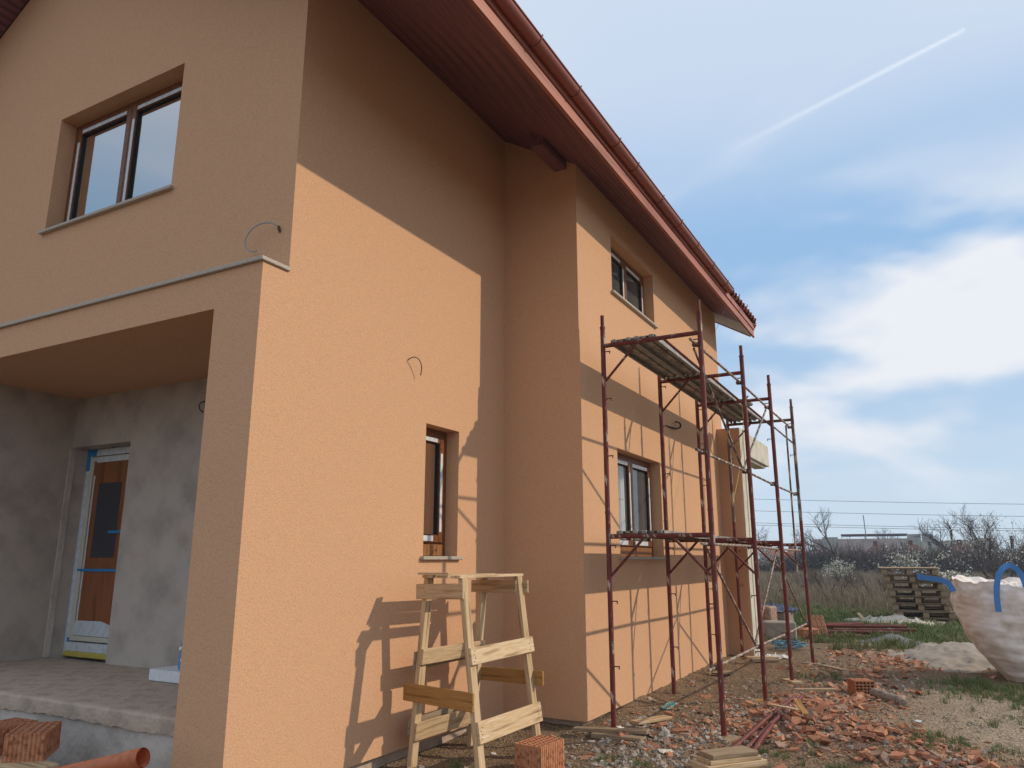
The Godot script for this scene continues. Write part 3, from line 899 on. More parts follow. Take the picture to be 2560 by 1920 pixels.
	while zz > -14.95:
		var x0 := xe + 0.075
		part(roof, "roof_tile", tile, M.tile, Transform3D(tb, Vector3(x0, bot.call(x0) + 0.325, zz)))
		zz -= 0.2085
	m = MB.new()
	for s in [[xe - 0.25, xr], [xw, xr]]:
		var a: float = s[0]
		var d := Vector3(s[1] - a, bot.call(s[1]) - bot.call(a), 0)
		var len_ := d.length(); d = d / len_
		var up := Vector3(0, 0, 1).cross(d); if up.y < 0: up = -up
		var courses := int(len_ / 0.34)
		for c in courses:
			var rp := PackedVector3Array()
			var nz := int(11.6 / 0.0695)
			for k in 2:
				for j in nz + 1:
					var t := fmod(j * 0.0695, 0.2085) / 0.2085
					var hh := 0.05 * sin(PI * t) if t < 0.9 else 0.0
					rp.append(Vector3(a, bot.call(a) + 0.335, 0) + d * (0.34 * (c + k)) + up * (hh + 0.03 * (1 - k)) + Vector3(0, 0, -3.36 - j * 0.0695))
			m.sheet(rp, nz, 1)
	var rest := part(roof, "upper_tile_courses", m.mesh(), M.tile)
	rest.set_meta("kind", "stuff")

# ---------------------------------------------------------------- scaffold
const FZ := [-7.75, -9.79, -11.65, -13.67]
const XI := -3.10
const XO := -1.985
const FOOT := -0.035

func gyp(x: float, z: float) -> float: return ground_y(x, z)

func make_scaffold() -> void:
	var sc := thing("scaffold", "rusty red tubular scaffold standing along the sunlit side wall", "scaffold", Vector3(-2.54, 0, -10.7))
	var pr := 0.0275
	for f in 4:
		var z: float = FZ[f]
		for lev in 2:
			var y0: float = 0.0 if lev == 0 else 2.24
			var ytr := 1.84 if lev == 0 else 3.97
			var ytop := 2.24 if lev == 0 else 4.335
			var mt: Material = M.pole
			if f == 3 and lev == 1: mt = M.pole_grey
			var fr: MeshInstance3D
			for x in [XI, XO]:
				var lean := 0.02 * sin(f * 2.3 + x)
				var yb := y0
				if lev == 0: yb = FOOT if x == XO else gyp(x, z) + 0.005
				var m := MB.new()
				if lev == 0: m.tube([Vector3(x, yb, z + lean), Vector3(x, ytop, z)], [pr], 14)
				else:
					m.tube([Vector3(x, yb + 0.002, z), Vector3(x, ytop - 0.14, z)], [pr], 14)
					m.tube([Vector3(x, ytop - 0.14, z), Vector3(x, ytop, z)], [pr * 0.78], 12)
				# joint collar
				m.tube([Vector3(x, ytop - 0.155, z), Vector3(x, ytop - 0.135, z)], [pr + 0.004], 12)
				var p := part(sc if fr == null else fr, "frame" if fr == null else "pole", m.mesh(), mt)
				if fr == null: fr = p
			var tr := MB.new()
			tr.tube([Vector3(XI + pr, ytr, z), Vector3(XO - pr, ytr, z)], [0.0255], 12)
			part(fr, "transom", tr.mesh(), mt)
			for s in [[XI, 1.0], [XO, -1.0]]:
				var kb := MB.new()
				kb.tube([Vector3(s[0] + s[1] * pr * 0.8, ytr - 0.41, z), Vector3(s[0] + s[1] * 0.40, ytr - 0.018, z)], [0.015], 8)
				part(fr, "knee_brace", kb.mesh(), mt)
			# locking pins for the braces
			for y in ([1.745, 1.17, 0.52] if lev == 0 else [3.90, 3.355, 2.71]):
				for x in [XI, XO]:
					var s := 1.0 if x == XI else -1.0
					var lg := MB.new()
					lg.tube([Vector3(x + s * pr * 0.8, y, z), Vector3(x + s * 0.085, y, z)], [0.0065], 6)
					lg.tube([Vector3(x + s * 0.078, y + 0.006, z), Vector3(x + s * 0.08, y - 0.028, z)], [0.006], 6)
					part(fr, "locking_pin", lg.mesh(), mt)
	# longitudinal tubes and diagonals, on the outer face
	var xo := XO - 0.045
	var runs := [[3.84, 0, 3, M.brace], [2.68, 0, 3, M.brace], [1.75, 0, 3, M.brace], [0.575, 0, 3, M.brace]]
	for r in runs:
		for k in range(r[1], r[2]):
			var a := Vector3(xo, r[0] + 0.01 * sin(k * 2.0), FZ[k] + 0.24 if k == 0 else FZ[k] + 0.03)
			var b := Vector3(xo, r[0] + 0.01 * sin(k * 2.0 + 2.0), FZ[k + 1] - 0.03)
			pipe(sc, "ledger", [a, b], 0.0155, r[3], 8)
	for d in [[0, 3.80, 1, 2.69], [2, 3.80, 1, 2.71], [0, 1.735, 1, 0.60], [2, 1.735, 1, 0.62], [2, 1.62, 3, 0.61]]:
		pipe(sc, "diagonal_brace", [Vector3(xo - 0.03, d[1], FZ[d[0]]), Vector3(xo - 0.03, d[3], FZ[d[2]])], 0.0145, M.pole_grey if d[1] > 3 else M.brace, 8)
	pipe(sc, "diagonal_brace", [Vector3(xo - 0.035, 3.84, FZ[3] + 0.22), Vector3(xo - 0.03, 1.35, FZ[3] + 0.34)], 0.0155, M.pole_grey, 8)
	for f in 4:
		for y in [3.84, 2.68, 1.75, 0.575]:
			var m := MB.new()
			m.aab(Vector3(xo - 0.045, y - 0.022, FZ[f] - 0.026), Vector3(XO - 0.012, y + 0.022, FZ[f] + 0.026), 0.008)
			part(sc, "clamp", m.mesh(), M.pole_grey)
	# decks: two steel planks a bay, on both levels
	var hole := MB.new()
	for lev in 2:
		for bay in 3:
			for k in 2:
				var x0 := -3.01 + k * 0.268
				var za: float = FZ[bay] - 0.012
				var zb: float = FZ[bay + 1] + 0.012
				var y := (1.84 if lev == 0 else 3.97) + 0.0255
				var t := thing("scaffold_plank", "%s steel plank of the scaffold's %s deck, %s" % [["wall-side", "outer"][k], ["lower", "upper"][lev], ["bay by the inner corner", "middle bay", "bay by the terrace pier"][bay]], "scaffold plank", Vector3(x0 + 0.125, y, (za + zb) * 0.5), "steel planks of the %s scaffold deck" % ["lower", "upper"][lev])
				var m := MB.new()
				m.aab(Vector3(x0, y + 0.028, zb), Vector3(x0 + 0.262, y + 0.031, za))
				m.aab(Vector3(x0, y - 0.022, zb), Vector3(x0 + 0.003, y + 0.0279, za))
				m.aab(Vector3(x0 + 0.259, y - 0.022, zb), Vector3(x0 + 0.262, y + 0.0279, za))
				m.aab(Vector3(x0 + 0.0031, y - 0.022, zb), Vector3(x0 + 0.022, y - 0.019, za))
				m.aab(Vector3(x0 + 0.240, y - 0.022, zb), Vector3(x0 + 0.2589, y - 0.019, za))
				m.aab(Vector3(x0 + 0.10, y + 0.008, zb), Vector3(x0 + 0.15, y + 0.0278, za))
				part(t, "deck", m.mesh(), M.steel)
				for s in 2:
					var zc := za + 0.004 if s == 0 else zb - 0.004
					for hx in [0.045, 0.217]:
						m = MB.new()
						m.aab(Vector3(x0 + hx - 0.028, y - 0.005, zc - 0.022), Vector3(x0 + hx + 0.028, y + 0.036, zc + 0.022), 0.008)
						part(t, "hook", m.mesh(), M.steel)
				if lev == 1 and bay < 2:
					m = MB.new()
					var q := za - 0.12
					while q > zb + 0.08:
						for hx in [0.012, 0.06, 0.20, 0.25]:
							var yy := y + 0.0275 if hx in [0.06, 0.20] else y - 0.0225
							m.aab(Vector3(x0 + hx - 0.004, yy - 0.001, q - 0.004), Vector3(x0 + hx + 0.004, yy, q + 0.004))
						q -= 0.095
					part(t, "perforations", m.mesh(), M.hole)
	# pads under the outer feet
	for q in [[0, 0.30, 0.24, 0.045, "flat grey timber offcut under the scaffold foot beside the board stack", "wood_old", 0.5],
			[1, 0.34, 0.26, 0.035, "broad yellow board offcut under the scaffold foot in the brick rubble", "wood_yellow", 0.2],
			[2, 0.30, 0.16, 0.07, "thick sawn block under the scaffold foot with its bright sawn end", "wood1", 0.9],
			[3, 0.30, 0.18, 0.04, "dark thin block under the scaffold's end foot near the rope coil", "wood_old", 0.3]]:
		var z: float = FZ[q[0]]
		var c := Vector3(XO, FOOT - q[3] * 0.5 - 0.001, z)
		var dv := Vector3(cos(q[6]), 0, sin(q[6]))
		var o := board(self, "timber_pad", c - dv * q[1] * 0.5, c + dv * q[1] * 0.5, q[2], q[3], Vector3(-dv.z, 0, dv.x), M[q[5]], 0.004)
		tag(o, q[4], "timber pad")
	# rope and string
	var y0 := Vector3(-2.47, 4.03, -12.0)
	var o := pipe(self, "yellow_rope", bezier([y0, Vector3(-2.46, 3.5, -12.0), Vector3(-2.44, 2.95, -11.5), Vector3(-2.46, 2.38, -10.85)], 12), 0.0045, M.yellow_rope, 5)
	tag(o, "thin yellow rope hanging down from the upper scaffold deck", "rope")
	o = pipe(self, "plumb_string", bezier([Vector3(-2.757, 5.95, -12.67), Vector3(-2.9, 5.6, -12.8), Vector3(-3.335, 5.13, -13.0)], 8), 0.003, M.string, 5)
	tag(o, "pale string running from the fascia down to the side wall", "string")
	var m := MB.new()
	m.aab(Vector3(-2.58, 4.024, -12.4), Vector3(-2.38, 4.085, -12.0), 0.02)
	m.tube([Vector3(-2.43, 4.08, -12.07), Vector3(-2.38, 4.13, -12.05)], [0.012], 6)
	var tt := part(self, "mortar_tray", m.mesh(), M.steel)
	tag(tt, "small grey mortar tray left on the upper scaffold deck", "tray")

# ---------------------------------------------------------------- trestle
func make_trestle() -> void:
	var T := {"fr": Vector3(-3.60, 1.44, -5.64), "fl": Vector3(-3.99, 1.44, -5.69), "br": Vector3(-3.58, 1.44, -6.59), "bl": Vector3(-3.97, 1.44, -6.60)}
	var B := {"fr": Vector3(-3.34, -0.13, -5.55), "fl": Vector3(-4.148, -0.13, -5.729), "br": Vector3(-3.335, -0.13, -6.53), "bl": Vector3(-4.13, -0.13, -6.66)}
	for k in B:
		var t0: Vector3 = T[k]; var b0: Vector3 = B[k]
		B[k] = b0.lerp(t0, (ground_y(b0.x, b0.z) - 0.004 + 0.13) / 1.57)
	var t := thing("trestle", "tall pale timber trestle knocked together from planks by the inner corner", "trestle", Vector3(-3.75, -0.12, -6.12))
	var at := func(k: String, y: float) -> Vector3:
		var b: Vector3 = B[k]; var tp: Vector3 = T[k]
		return b.lerp(tp, (y - b.y) / (tp.y - b.y))
	var across: Vector3 = (T.fr - T.fl).normalized()      # towards the right side
	var back: Vector3 = (T.br - T.fr).normalized()        # away from the camera
	var legw := 0.09
	for k in ["fl", "fr", "bl", "br"]:
		board(t, "leg", B[k], T[k] - Vector3(0, 0.0, 0), legw, 0.045, back, M["wood%d" % (["fl", "fr", "bl", "br"].find(k))], 0.003)
	var rightn := across; rightn.y = 0.15
	# rails on the two long sides
	for q in [["fr", "br", 0.82, 0.825, 0.135, 1.0, "wood2", 0.05, 0.07], ["fr", "br", 0.25, 0.245, 0.165, 1.0, "wood0", 0.04, 0.07], ["fl", "bl", 0.775, 0.765, 0.13, 1.0, "wood1", 0.05, 0.03], ["fl", "bl", 0.16, 0.155, 0.145, 1.0, "wood3", 0.05, 0.03], ["fl", "bl", 0.74, 0.75, 0.15, -1.0, "wood_old", 0.06, 0.04], ["fl", "bl", 0.20, 0.20, 0.14, -1.0, "wood_old", 0.05, 0.05]]:
		var a: Vector3 = at.call(q[0], q[2]); var b: Vector3 = at.call(q[1], q[3])
		var off: Vector3 = across * (0.037 * q[5]) 
		var d := (b - a).normalized()
		a += off - d * q[7]; b += off + d * q[8]
		var legd: Vector3 = (T[q[0]] - B[q[0]]).normalized()
		board(t, "rail", a, b, q[4], 0.025, legd, M[q[6]], 0.003)
	# rails on the short ends: head boards and loose-looking yellow braces
	for q in [["fl", "fr", 1.325, 1.335, 0.13, -1.0, "wood1", 0.09, 0.03], ["bl", "br", 1.345, 1.345, 0.115, -1.0, "wood3", 0.10, 0.0], ["bl", "br", 1.34, 1.345, 0.115, 1.0, "wood3", 0.06, 0.07], ["fl", "fr", 0.478, 0.474, 0.145, -1.0, "wood_yellow", 0.14, 0.03], ["bl", "br", 0.52, 0.53, 0.125, 1.0, "wood_yellow", 0.03, 0.12]]:
		var a: Vector3 = at.call(q[0], q[2]); var b: Vector3 = at.call(q[1], q[3])
		var off: Vector3 = back * (0.052 * q[5])
		var d := (b - a).normalized()
		board(t, "cross_board", a + off - d * q[7], b + off + d * q[8], q[4], 0.024, Vector3.UP, M[q[6]], 0.003)
	# planks laid over the head
	var up := Vector3(0, 0.0135, 0)
	board(t, "top_plank", T.fr + up - back * 0.08 - across * 0.03, T.br + up + back * 0.07 - across * 0.03, 0.10, 0.024, across, M.wood2, 0.003)
	board(t, "top_plank", T.fl + up - back * 0.09 + across * 0.05, T.bl + up + back * 0.06 + across * 0.05, 0.11, 0.024, across, M.wood0, 0.003)
	board(t, "top_plank", T.fl + up - back * 0.05 + across * 0.19, T.bl + up + back * 0.05 + across * 0.20, 0.12, 0.022, across, M.wood1, 0.003)
	board(t, "top_plank", T.fl + up * 2.9 - back * 0.10 - across * 0.03, T.fl + up * 2.9 - back * 0.02 + across * 0.26, 0.085, 0.018, back, M.wood3, 0.003)
	# nail heads
	for q in [["fl", 1.325, -0.064], ["fr", 1.335, -0.064], ["fl", 0.478, -0.064], ["fr", 0.474, -0.064]]:
		for j in 3:
			var c: Vector3 = at.call(q[0], q[1] - 0.035 + 0.035 * j) + back * q[2] + across * (0.012 * (j % 2))
			pipe(t, "nail", [c + back * 0.004, c - back * 0.0006], 0.0045, M.nail, 6)
	for q in [["fr", 0.82], ["br", 0.825], ["fr", 0.25], ["br", 0.245]]:
		for j in 4:
			var c: Vector3 = at.call(q[0], q[1] - 0.04 + 0.027 * j) + across * 0.0525 + back * (0.018 * (j % 2) - 0.01)
			pipe(t, "nail", [c - across * 0.006, c + across * 0.001], 0.0045, M.nail, 6)

# ---------------------------------------------------------------- hollow clay block
# s: size with the holes running along y; grooved on its long sides
func clay_block(at: Vector3, s: Vector3, rot: Basis, label: String, deep: bool) -> Node3D:
	var t := thing("hollow_block", label, "clay block", at)
	t.basis = rot
	var xf := t.global_transform
	var m := MB.new()
	var nx := 5; var nz := 8
	var w := 0.011
	var cx := (s.x - w) / nx; var cz := (s.z - w) / nz
	# webs between the cells, outer shell with vertical grooves
	for k in nx + 1: m.aab(Vector3(-s.x / 2 + cx * k, 0, -s.z / 2), Vector3(-s.x / 2 + cx * k + w, s.y, s.z / 2))
	for k in nz + 1:
		for j in nx: m.aab(Vector3(-s.x / 2 + cx * j + w, 0, -s.z / 2 + cz * k), Vector3(-s.x / 2 + cx * (j + 1), s.y - 0.001, -s.z / 2 + cz * k + w))
	var body := part(t, "body", m.mesh(), M.clay_block, xf)
	m = MB.new()
	m.aab(Vector3(-s.x / 2 + w, s.y * 0.35, -s.z / 2 + w), Vector3(s.x / 2 - w, s.y * 0.6, s.z / 2 - w))
	part(t, "core", m.mesh(), M.clay_block, xf)
	m = MB.new()
	var n := 13
	for k in n:
		var z0 := -s.z / 2 + s.z * (k + 0.12) / n
		var z1 := -s.z / 2 + s.z * (k + 0.88) / n
		for sx in [-1, 1]: m.aab(Vector3(sx * (s.x / 2 + 0.0005), 0.002, z0), Vector3(sx * (s.x / 2 + 0.0065), s.y - 0.002, z1), 0.0015)
	n = 9
	for k in n:
		var x0 := -s.x / 2 + s.x * (k + 0.15) / n
		var x1 := -s.x / 2 + s.x * (k + 0.85) / n
		for sz in [-1, 1]: m.aab(Vector3(x0, 0.002, sz * (s.z / 2 + 0.0005)), Vector3(x1, s.y - 0.002, sz * (s.z / 2 + (0.006 if not deep else 0.004))), 0.0015)
	part(body, "ribs", m.mesh(), M.clay_block, xf)
	return t

# slides a place read for level ground along its line of sight to the real ground
func drop(p: Vector2) -> Vector2:
	return p * (1.6 - ground_y(p.x, p.y)) / 1.6

func lay(p: Vector3, up := 0.0) -> Vector3: return Vector3(p.x, ground_y(p.x, p.z) + up, p.z)

# a loose piece of timber lying on the ground
func batten(a: Vector2, b: Vector2, w: float, t: float, ya: float, yb: float, mt: String, label: String, called := "timber_offcut", category := "timber") -> void:
	a = drop(a); b = drop(b)
	var pa := Vector3(a.x, ground_y(a.x, a.y) + ya + t * 0.5, a.y)
	var pb := Vector3(b.x, ground_y(b.x, b.y) + yb + t * 0.5, b.y)
	var d := (pb - pa).normalized()
	var o := board(self, called, pa, pb, w, t, d.cross(Vector3.UP).normalized(), M[mt], 0.004)
	tag(o, label, category)

func make_small_things() -> void:
	clay_block(Vector3(-3.12, ground_y(-3.1, -6.13) - 0.004, -6.12), Vector3(0.25, 0.235, 0.37), Basis(Vector3.UP, -0.10), "ribbed hollow clay block standing on end at the trestle's foot", true)
	clay_block(Vector3(-1.09, ground_y(-1.09, -11.0) + 0.015, -11.0), Vector3(0.24, 0.22, 0.30), Basis(Vector3.UP, 0.5) * Basis(Vector3.RIGHT, PI / 2) , "whole hollow clay block lying on its side on the brick rubble", false)
	# three boards stacked beside the nearest outer foot
	var c := Vector2(-1.74, -6.92)
	var dv := Vector2(0.46, -0.62).normalized()
	var gy := ground_y(c.x, c.y) + 0.004
	for q in [[0.0, 0.62, 0.24, 0.055, "wood1", 0.0, "bottom board of the small stack by the scaffold's corner foot"], [0.056, 0.52, 0.20, 0.035, "wood3", 0.03, "middle board of the small stack by the scaffold's corner foot"], [0.092, 0.46, 0.20, 0.038, "wood_old", 0.05, "grey top board of the small stack by the scaffold's corner foot"]]:
		var d := dv.rotated(q[5])
		var p := Vector3(c.x, gy + q[0] + q[3] * 0.5, c.y)
		var h: Vector3 = Vector3(d.x, 0, d.y) * q[1] * 0.5
		var o := board(self, "stacked_board", p - h, p + h, q[2], q[3], Vector3(-d.y, 0, d.x), M[q[4]], 0.004)
		tag(o, q[6], "board")
	batten(Vector2(-3.12, -6.82), Vector2(-2.50, -7.08), 0.09, 0.035, 0.045, 0.045, "wood_old", "long weathered batten on top behind the standing clay block")
	batten(Vector2(-2.92, -6.80), Vector2(-2.50, -6.95), 0.11, 0.045, 0.0, 0.0, "wood_old", "short thick batten under the long one behind the clay block")
	batten(Vector2(-3.02, -6.98), Vector2(-2.52, -7.18), 0.10, 0.04, 0.0, 0.0, "wood_grey", "dark batten lowest of three behind the standing clay block")
	batten(Vector2(-3.55, -7.42), Vector2(-3.33, -7.50), 0.10, 0.03, 0.0, 0.0, "wood_yellow", "yellow offcut under the stucco edge of the projecting corner")
	batten(Vector2(-2.83, -7.62), Vector2(-2.62, -8.05), 0.12, 0.03, 0.01, 0.02, "wood3", "flat offcut behind the first inner scaffold pole")
	batten(Vector2(-3.0, -11.0), Vector2(-2.75, -11.4), 0.12, 0.03, 0.0, 0.03, "wood_old", "curved offcut under the inner scaffold pole along the wall")
	batten(Vector2(-2.95, -13.2), Vector2(-2.3, -13.6), 0.12, 0.04, 0.0, 0.0, "wood3", "long offcut lying at the foot of the terrace pier")
	batten(Vector2(-2.8, -12.9), Vector2(-2.45, -13.25), 0.10, 0.05, 0.0, 0.0, "wood_old", "stubby offcut lying before the terrace pier")
	batten(Vector2(-1.75, -12.95), Vector2(-1.38, -12.65), 0.11, 0.03, 0.0, 0.0, "wood_old", "pointed board lying by the scaffold's end foot")
	batten(Vector2(-1.52, -9.05), Vector2(-1.36, -8.6), 0.06, 0.012, 0.13, 0.10, "wood_yellow", "thin yellow lath sticking up from the brick rubble")
	batten(Vector2(-1.75, -8.82), Vector2(-1.45, -8.72), 0.05, 0.014, 0.10, 0.11, "wood2", "pale split lath beside the yellow one in the rubble")
	batten(Vector2(-1.30, -10.6), Vector2(-1.75, -10.4), 0.04, 0.02, 0.05, 0.03, "wood1", "pale batten behind the rubble near the hollow block")
	# two rusty tubes lying through the rubble
	for q in [[-1.80, -7.25, -1.60, -9.5, "first", 0.0], [-1.70, -7.22, -1.52, -9.45, "second", 0.0], [-1.62, -7.15, -1.60, -8.1, "third", 0.0]]:
		var a := Vector3(q[0], ground_y(q[0], q[1]) + 0.035, q[1]); var b := Vector3(q[2], ground_y(q[2], q[3]) + 0.07, q[3])
		var o := pipe(self, "loose_tube", [a, a.lerp(b, 0.5) + Vector3(0, 0.015, 0), b], 0.021, M.pole, 10)
		tag(o, {"first": "rusty tube in the rubble, the one on the wall side", "second": "rusty tube in the rubble, the middle one of three", "third": "short rusty tube in the rubble beside two longer ones"}[q[4]], "tube")
	# broken beam of mortar and brick
	var m := MB.new()
	var pa := Vector3(-0.90, ground_y(-0.9, -10.75) + 0.05, -10.78); var pb := Vector3(-0.54, ground_y(-0.54, -10.2) + 0.04, -10.2)
	var pp := []
	for k in 9: pp.append(pa.lerp(pb, k / 8.0) + Vector3(hill.get_noise_1d(k * 40.0) * 0.02, hill.get_noise_1d(k * 50.0 + 9) * 0.02, 0))
	m.tube(pp, [0.05, 0.065, 0.06, 0.07, 0.06, 0.068, 0.06, 0.066, 0.045], 7)
	tag(part(self, "mortar_lump", m.mesh(), M.mortar1), "long grey lump of mortar lying behind the brick heap", "mortar lump")
	# porch: foam slab and a blue packet, block and timber before the footing, orange pipe
	m = MB.new()
	m.aab(Vector3(-6.55, 0.508, -5.17), Vector3(-5.55, 0.608, -4.87), 0.004)
	tag(part(self, "foam_slab", m.mesh(), M.foam), "white polystyrene slab lying on the porch floor", "foam slab")
	var pk := thing("packet", "crumpled blue and white plastic packet standing on the foam slab", "packet", Vector3(-6.20, 0.608, -4.97))
	var pts := PackedVector3Array()
	for y in 11:
		for x in 17:
			var a := TAU * x / 16.0
			var r := 0.062 * (1.0 - 0.35 * pow(y / 10.0, 4.0)) + hill.get_noise_2d(cos(a) * 60.0, y * 11.0 + sin(a) * 60.0) * 0.016
			pts.append(Vector3(-6.20 + cos(a) * r, 0.609 + 0.027 * y + 0.004 * sin(a * 3.0), -4.97 + sin(a) * r * 0.7))
	m = MB.new()
	m.sheet(pts, 16, 10)
	m.poly([Vector3(-6.17, 0.878, -4.97), Vector3(-6.20, 0.885, -4.94), Vector3(-6.09, 0.876, -4.97), Vector3(-6.20, 0.88, -5.0)], Vector3.UP)
	part(pk, "wrapper", m.mesh(), M.blue_pack)
	for q in [[0.70, 0.02], [0.80, -0.01]]:
		m = MB.new()
		m.tube([Vector3(-6.20 + q[1], q[0], -4.94), Vector3(-6.20 + q[1], q[0] + 0.002, -4.918)], [0.017], 12)
		part(pk, "printed_spot", m.mesh(), M.white_plastic)
	clay_block(Vector3(-5.78, 0.245, -3.42), Vector3(0.25, 0.19, 0.32), Basis(Vector3.UP, 0.75) * Basis(Vector3.RIGHT, 0.06), "orange hollow clay block on scrap timber before the porch", false)
	clay_block(Vector3(-6.12, 0.245, -3.40), Vector3(0.25, 0.19, 0.32), Basis(Vector3.UP, 0.1), "broken clay block next to the whole one before the porch", false)
	m = MB.new()
	for q in [["scrap_board", Vector3(-6.7, 0.228, -3.28), Vector3(-5.42, 0.225, -3.30), 0.22, 0.035, "wood1", "worn board carrying the clay blocks before the porch"], ["scrap_board", Vector3(-6.7, 0.06, -3.35), Vector3(-5.75, 0.06, -3.36), 0.30, 0.30, "wood_grey", "thick dark timber under the board before the porch"], ["scrap_board", Vector3(-5.72, 0.15, -3.36), Vector3(-5.50, 0.13, -3.34), 0.16, 0.11, "wood_old", "grey stub of timber under the board end before the porch"]]:
		tag(board(self, q[0], q[1], q[2], q[3], q[4], Vector3(0, 0, 1), M[q[5]], 0.006), q[6], "timber")
	var pi := thing("drain_pipe", "orange plastic drain pipe sticking up before the porch footing", "pipe", Vector3(-5.3, 0, -3.4))
	m = MB.new()
	var e0 := Vector3(-4.60, 0.365, -3.44); var e1 := Vector3(-5.9, 0.05, -3.24)
	m.tube([e1, e0], [0.055], 24, false)
	m.tube([e0 - (e0 - e1).normalized() * 0.14, e0], [0.060], 24, false)
	part(pi, "pipe_wall", m.mesh(), M.orange_pipe)
	m = MB.new()
	m.tube([e1, e0 - (e0 - e1).normalized() * 0.001], [0.0515], 24, false)
	part(pi, "bore", m.mesh(), M.orange_pipe)
	# cables left for lamps
	var w := thing("cable_loop", "bare grey cable loop sticking out of the front wall corner", "cable", Vector3(-4.5, 4.24, ZU + 0.02))
	part(w, "cable", tube_mesh(bezier([Vector3(-4.45, 4.235, ZU - 0.01), Vector3(-4.44, 4.33, ZU + 0.10), Vector3(-4.72, 4.35, ZU + 0.12), Vector3(-4.86, 4.16, ZU + 0.10), Vector3(-4.76, 4.06, ZU + 0.06), Vector3(-4.66, 4.085, ZU + 0.04)], 24), 0.0055), M.grey_cable)
	part(w, "knot", tube_mesh([Vector3(-4.452, 4.22, ZU + 0.001), Vector3(-4.45, 4.245, ZU + 0.02), Vector3(-4.448, 4.265, ZU + 0.022)], 0.011), M.brown_cable)
	var o := part(self, "cable_end", tube_mesh(bezier([Vector3(X1 - 0.01, 3.485, -5.72), Vector3(X1 + 0.10, 3.56, -5.70), Vector3(X1 + 0.10, 3.50, -5.86), Vector3(X1 + 0.05, 3.36, -5.86)], 16), 0.005), M.brown_cable)
	tag(o, "brown cable end curling out of the sunlit wall above the narrow window", "cable")
	o = part(self, "black_cable_coil", tube_mesh(bezier([Vector3(X2 - 0.01, 3.53, -10.74), Vector3(X2 + 0.03, 3.54, -11.0), Vector3(X2 + 0.05, 3.50, -11.45), Vector3(X2 + 0.08, 3.70, -11.42), Vector3(X2 + 0.06, 3.63, -11.05)], 20), 0.014), M.black_cable)
	tag(o, "black cable coil on the wall above the ground floor window", "cable")
	o = part(self, "porch_cable", tube_mesh(bezier([Vector3(-6.80, 3.27, -5.43), Vector3(-6.86, 3.30, -5.38), Vector3(-6.90, 3.20, -5.37), Vector3(-6.79, 3.15, -5.38)], 12), 0.006), M.black_cable)
	tag(o, "dark cable end poking from the grey porch wall", "cable")
	make_yard()

func tube_mesh(pts: Array, r: float, sides := 7) -> ArrayMesh:
	var m := MB.new()
	m.tube(pts, [r], sides)
	return m.mesh()

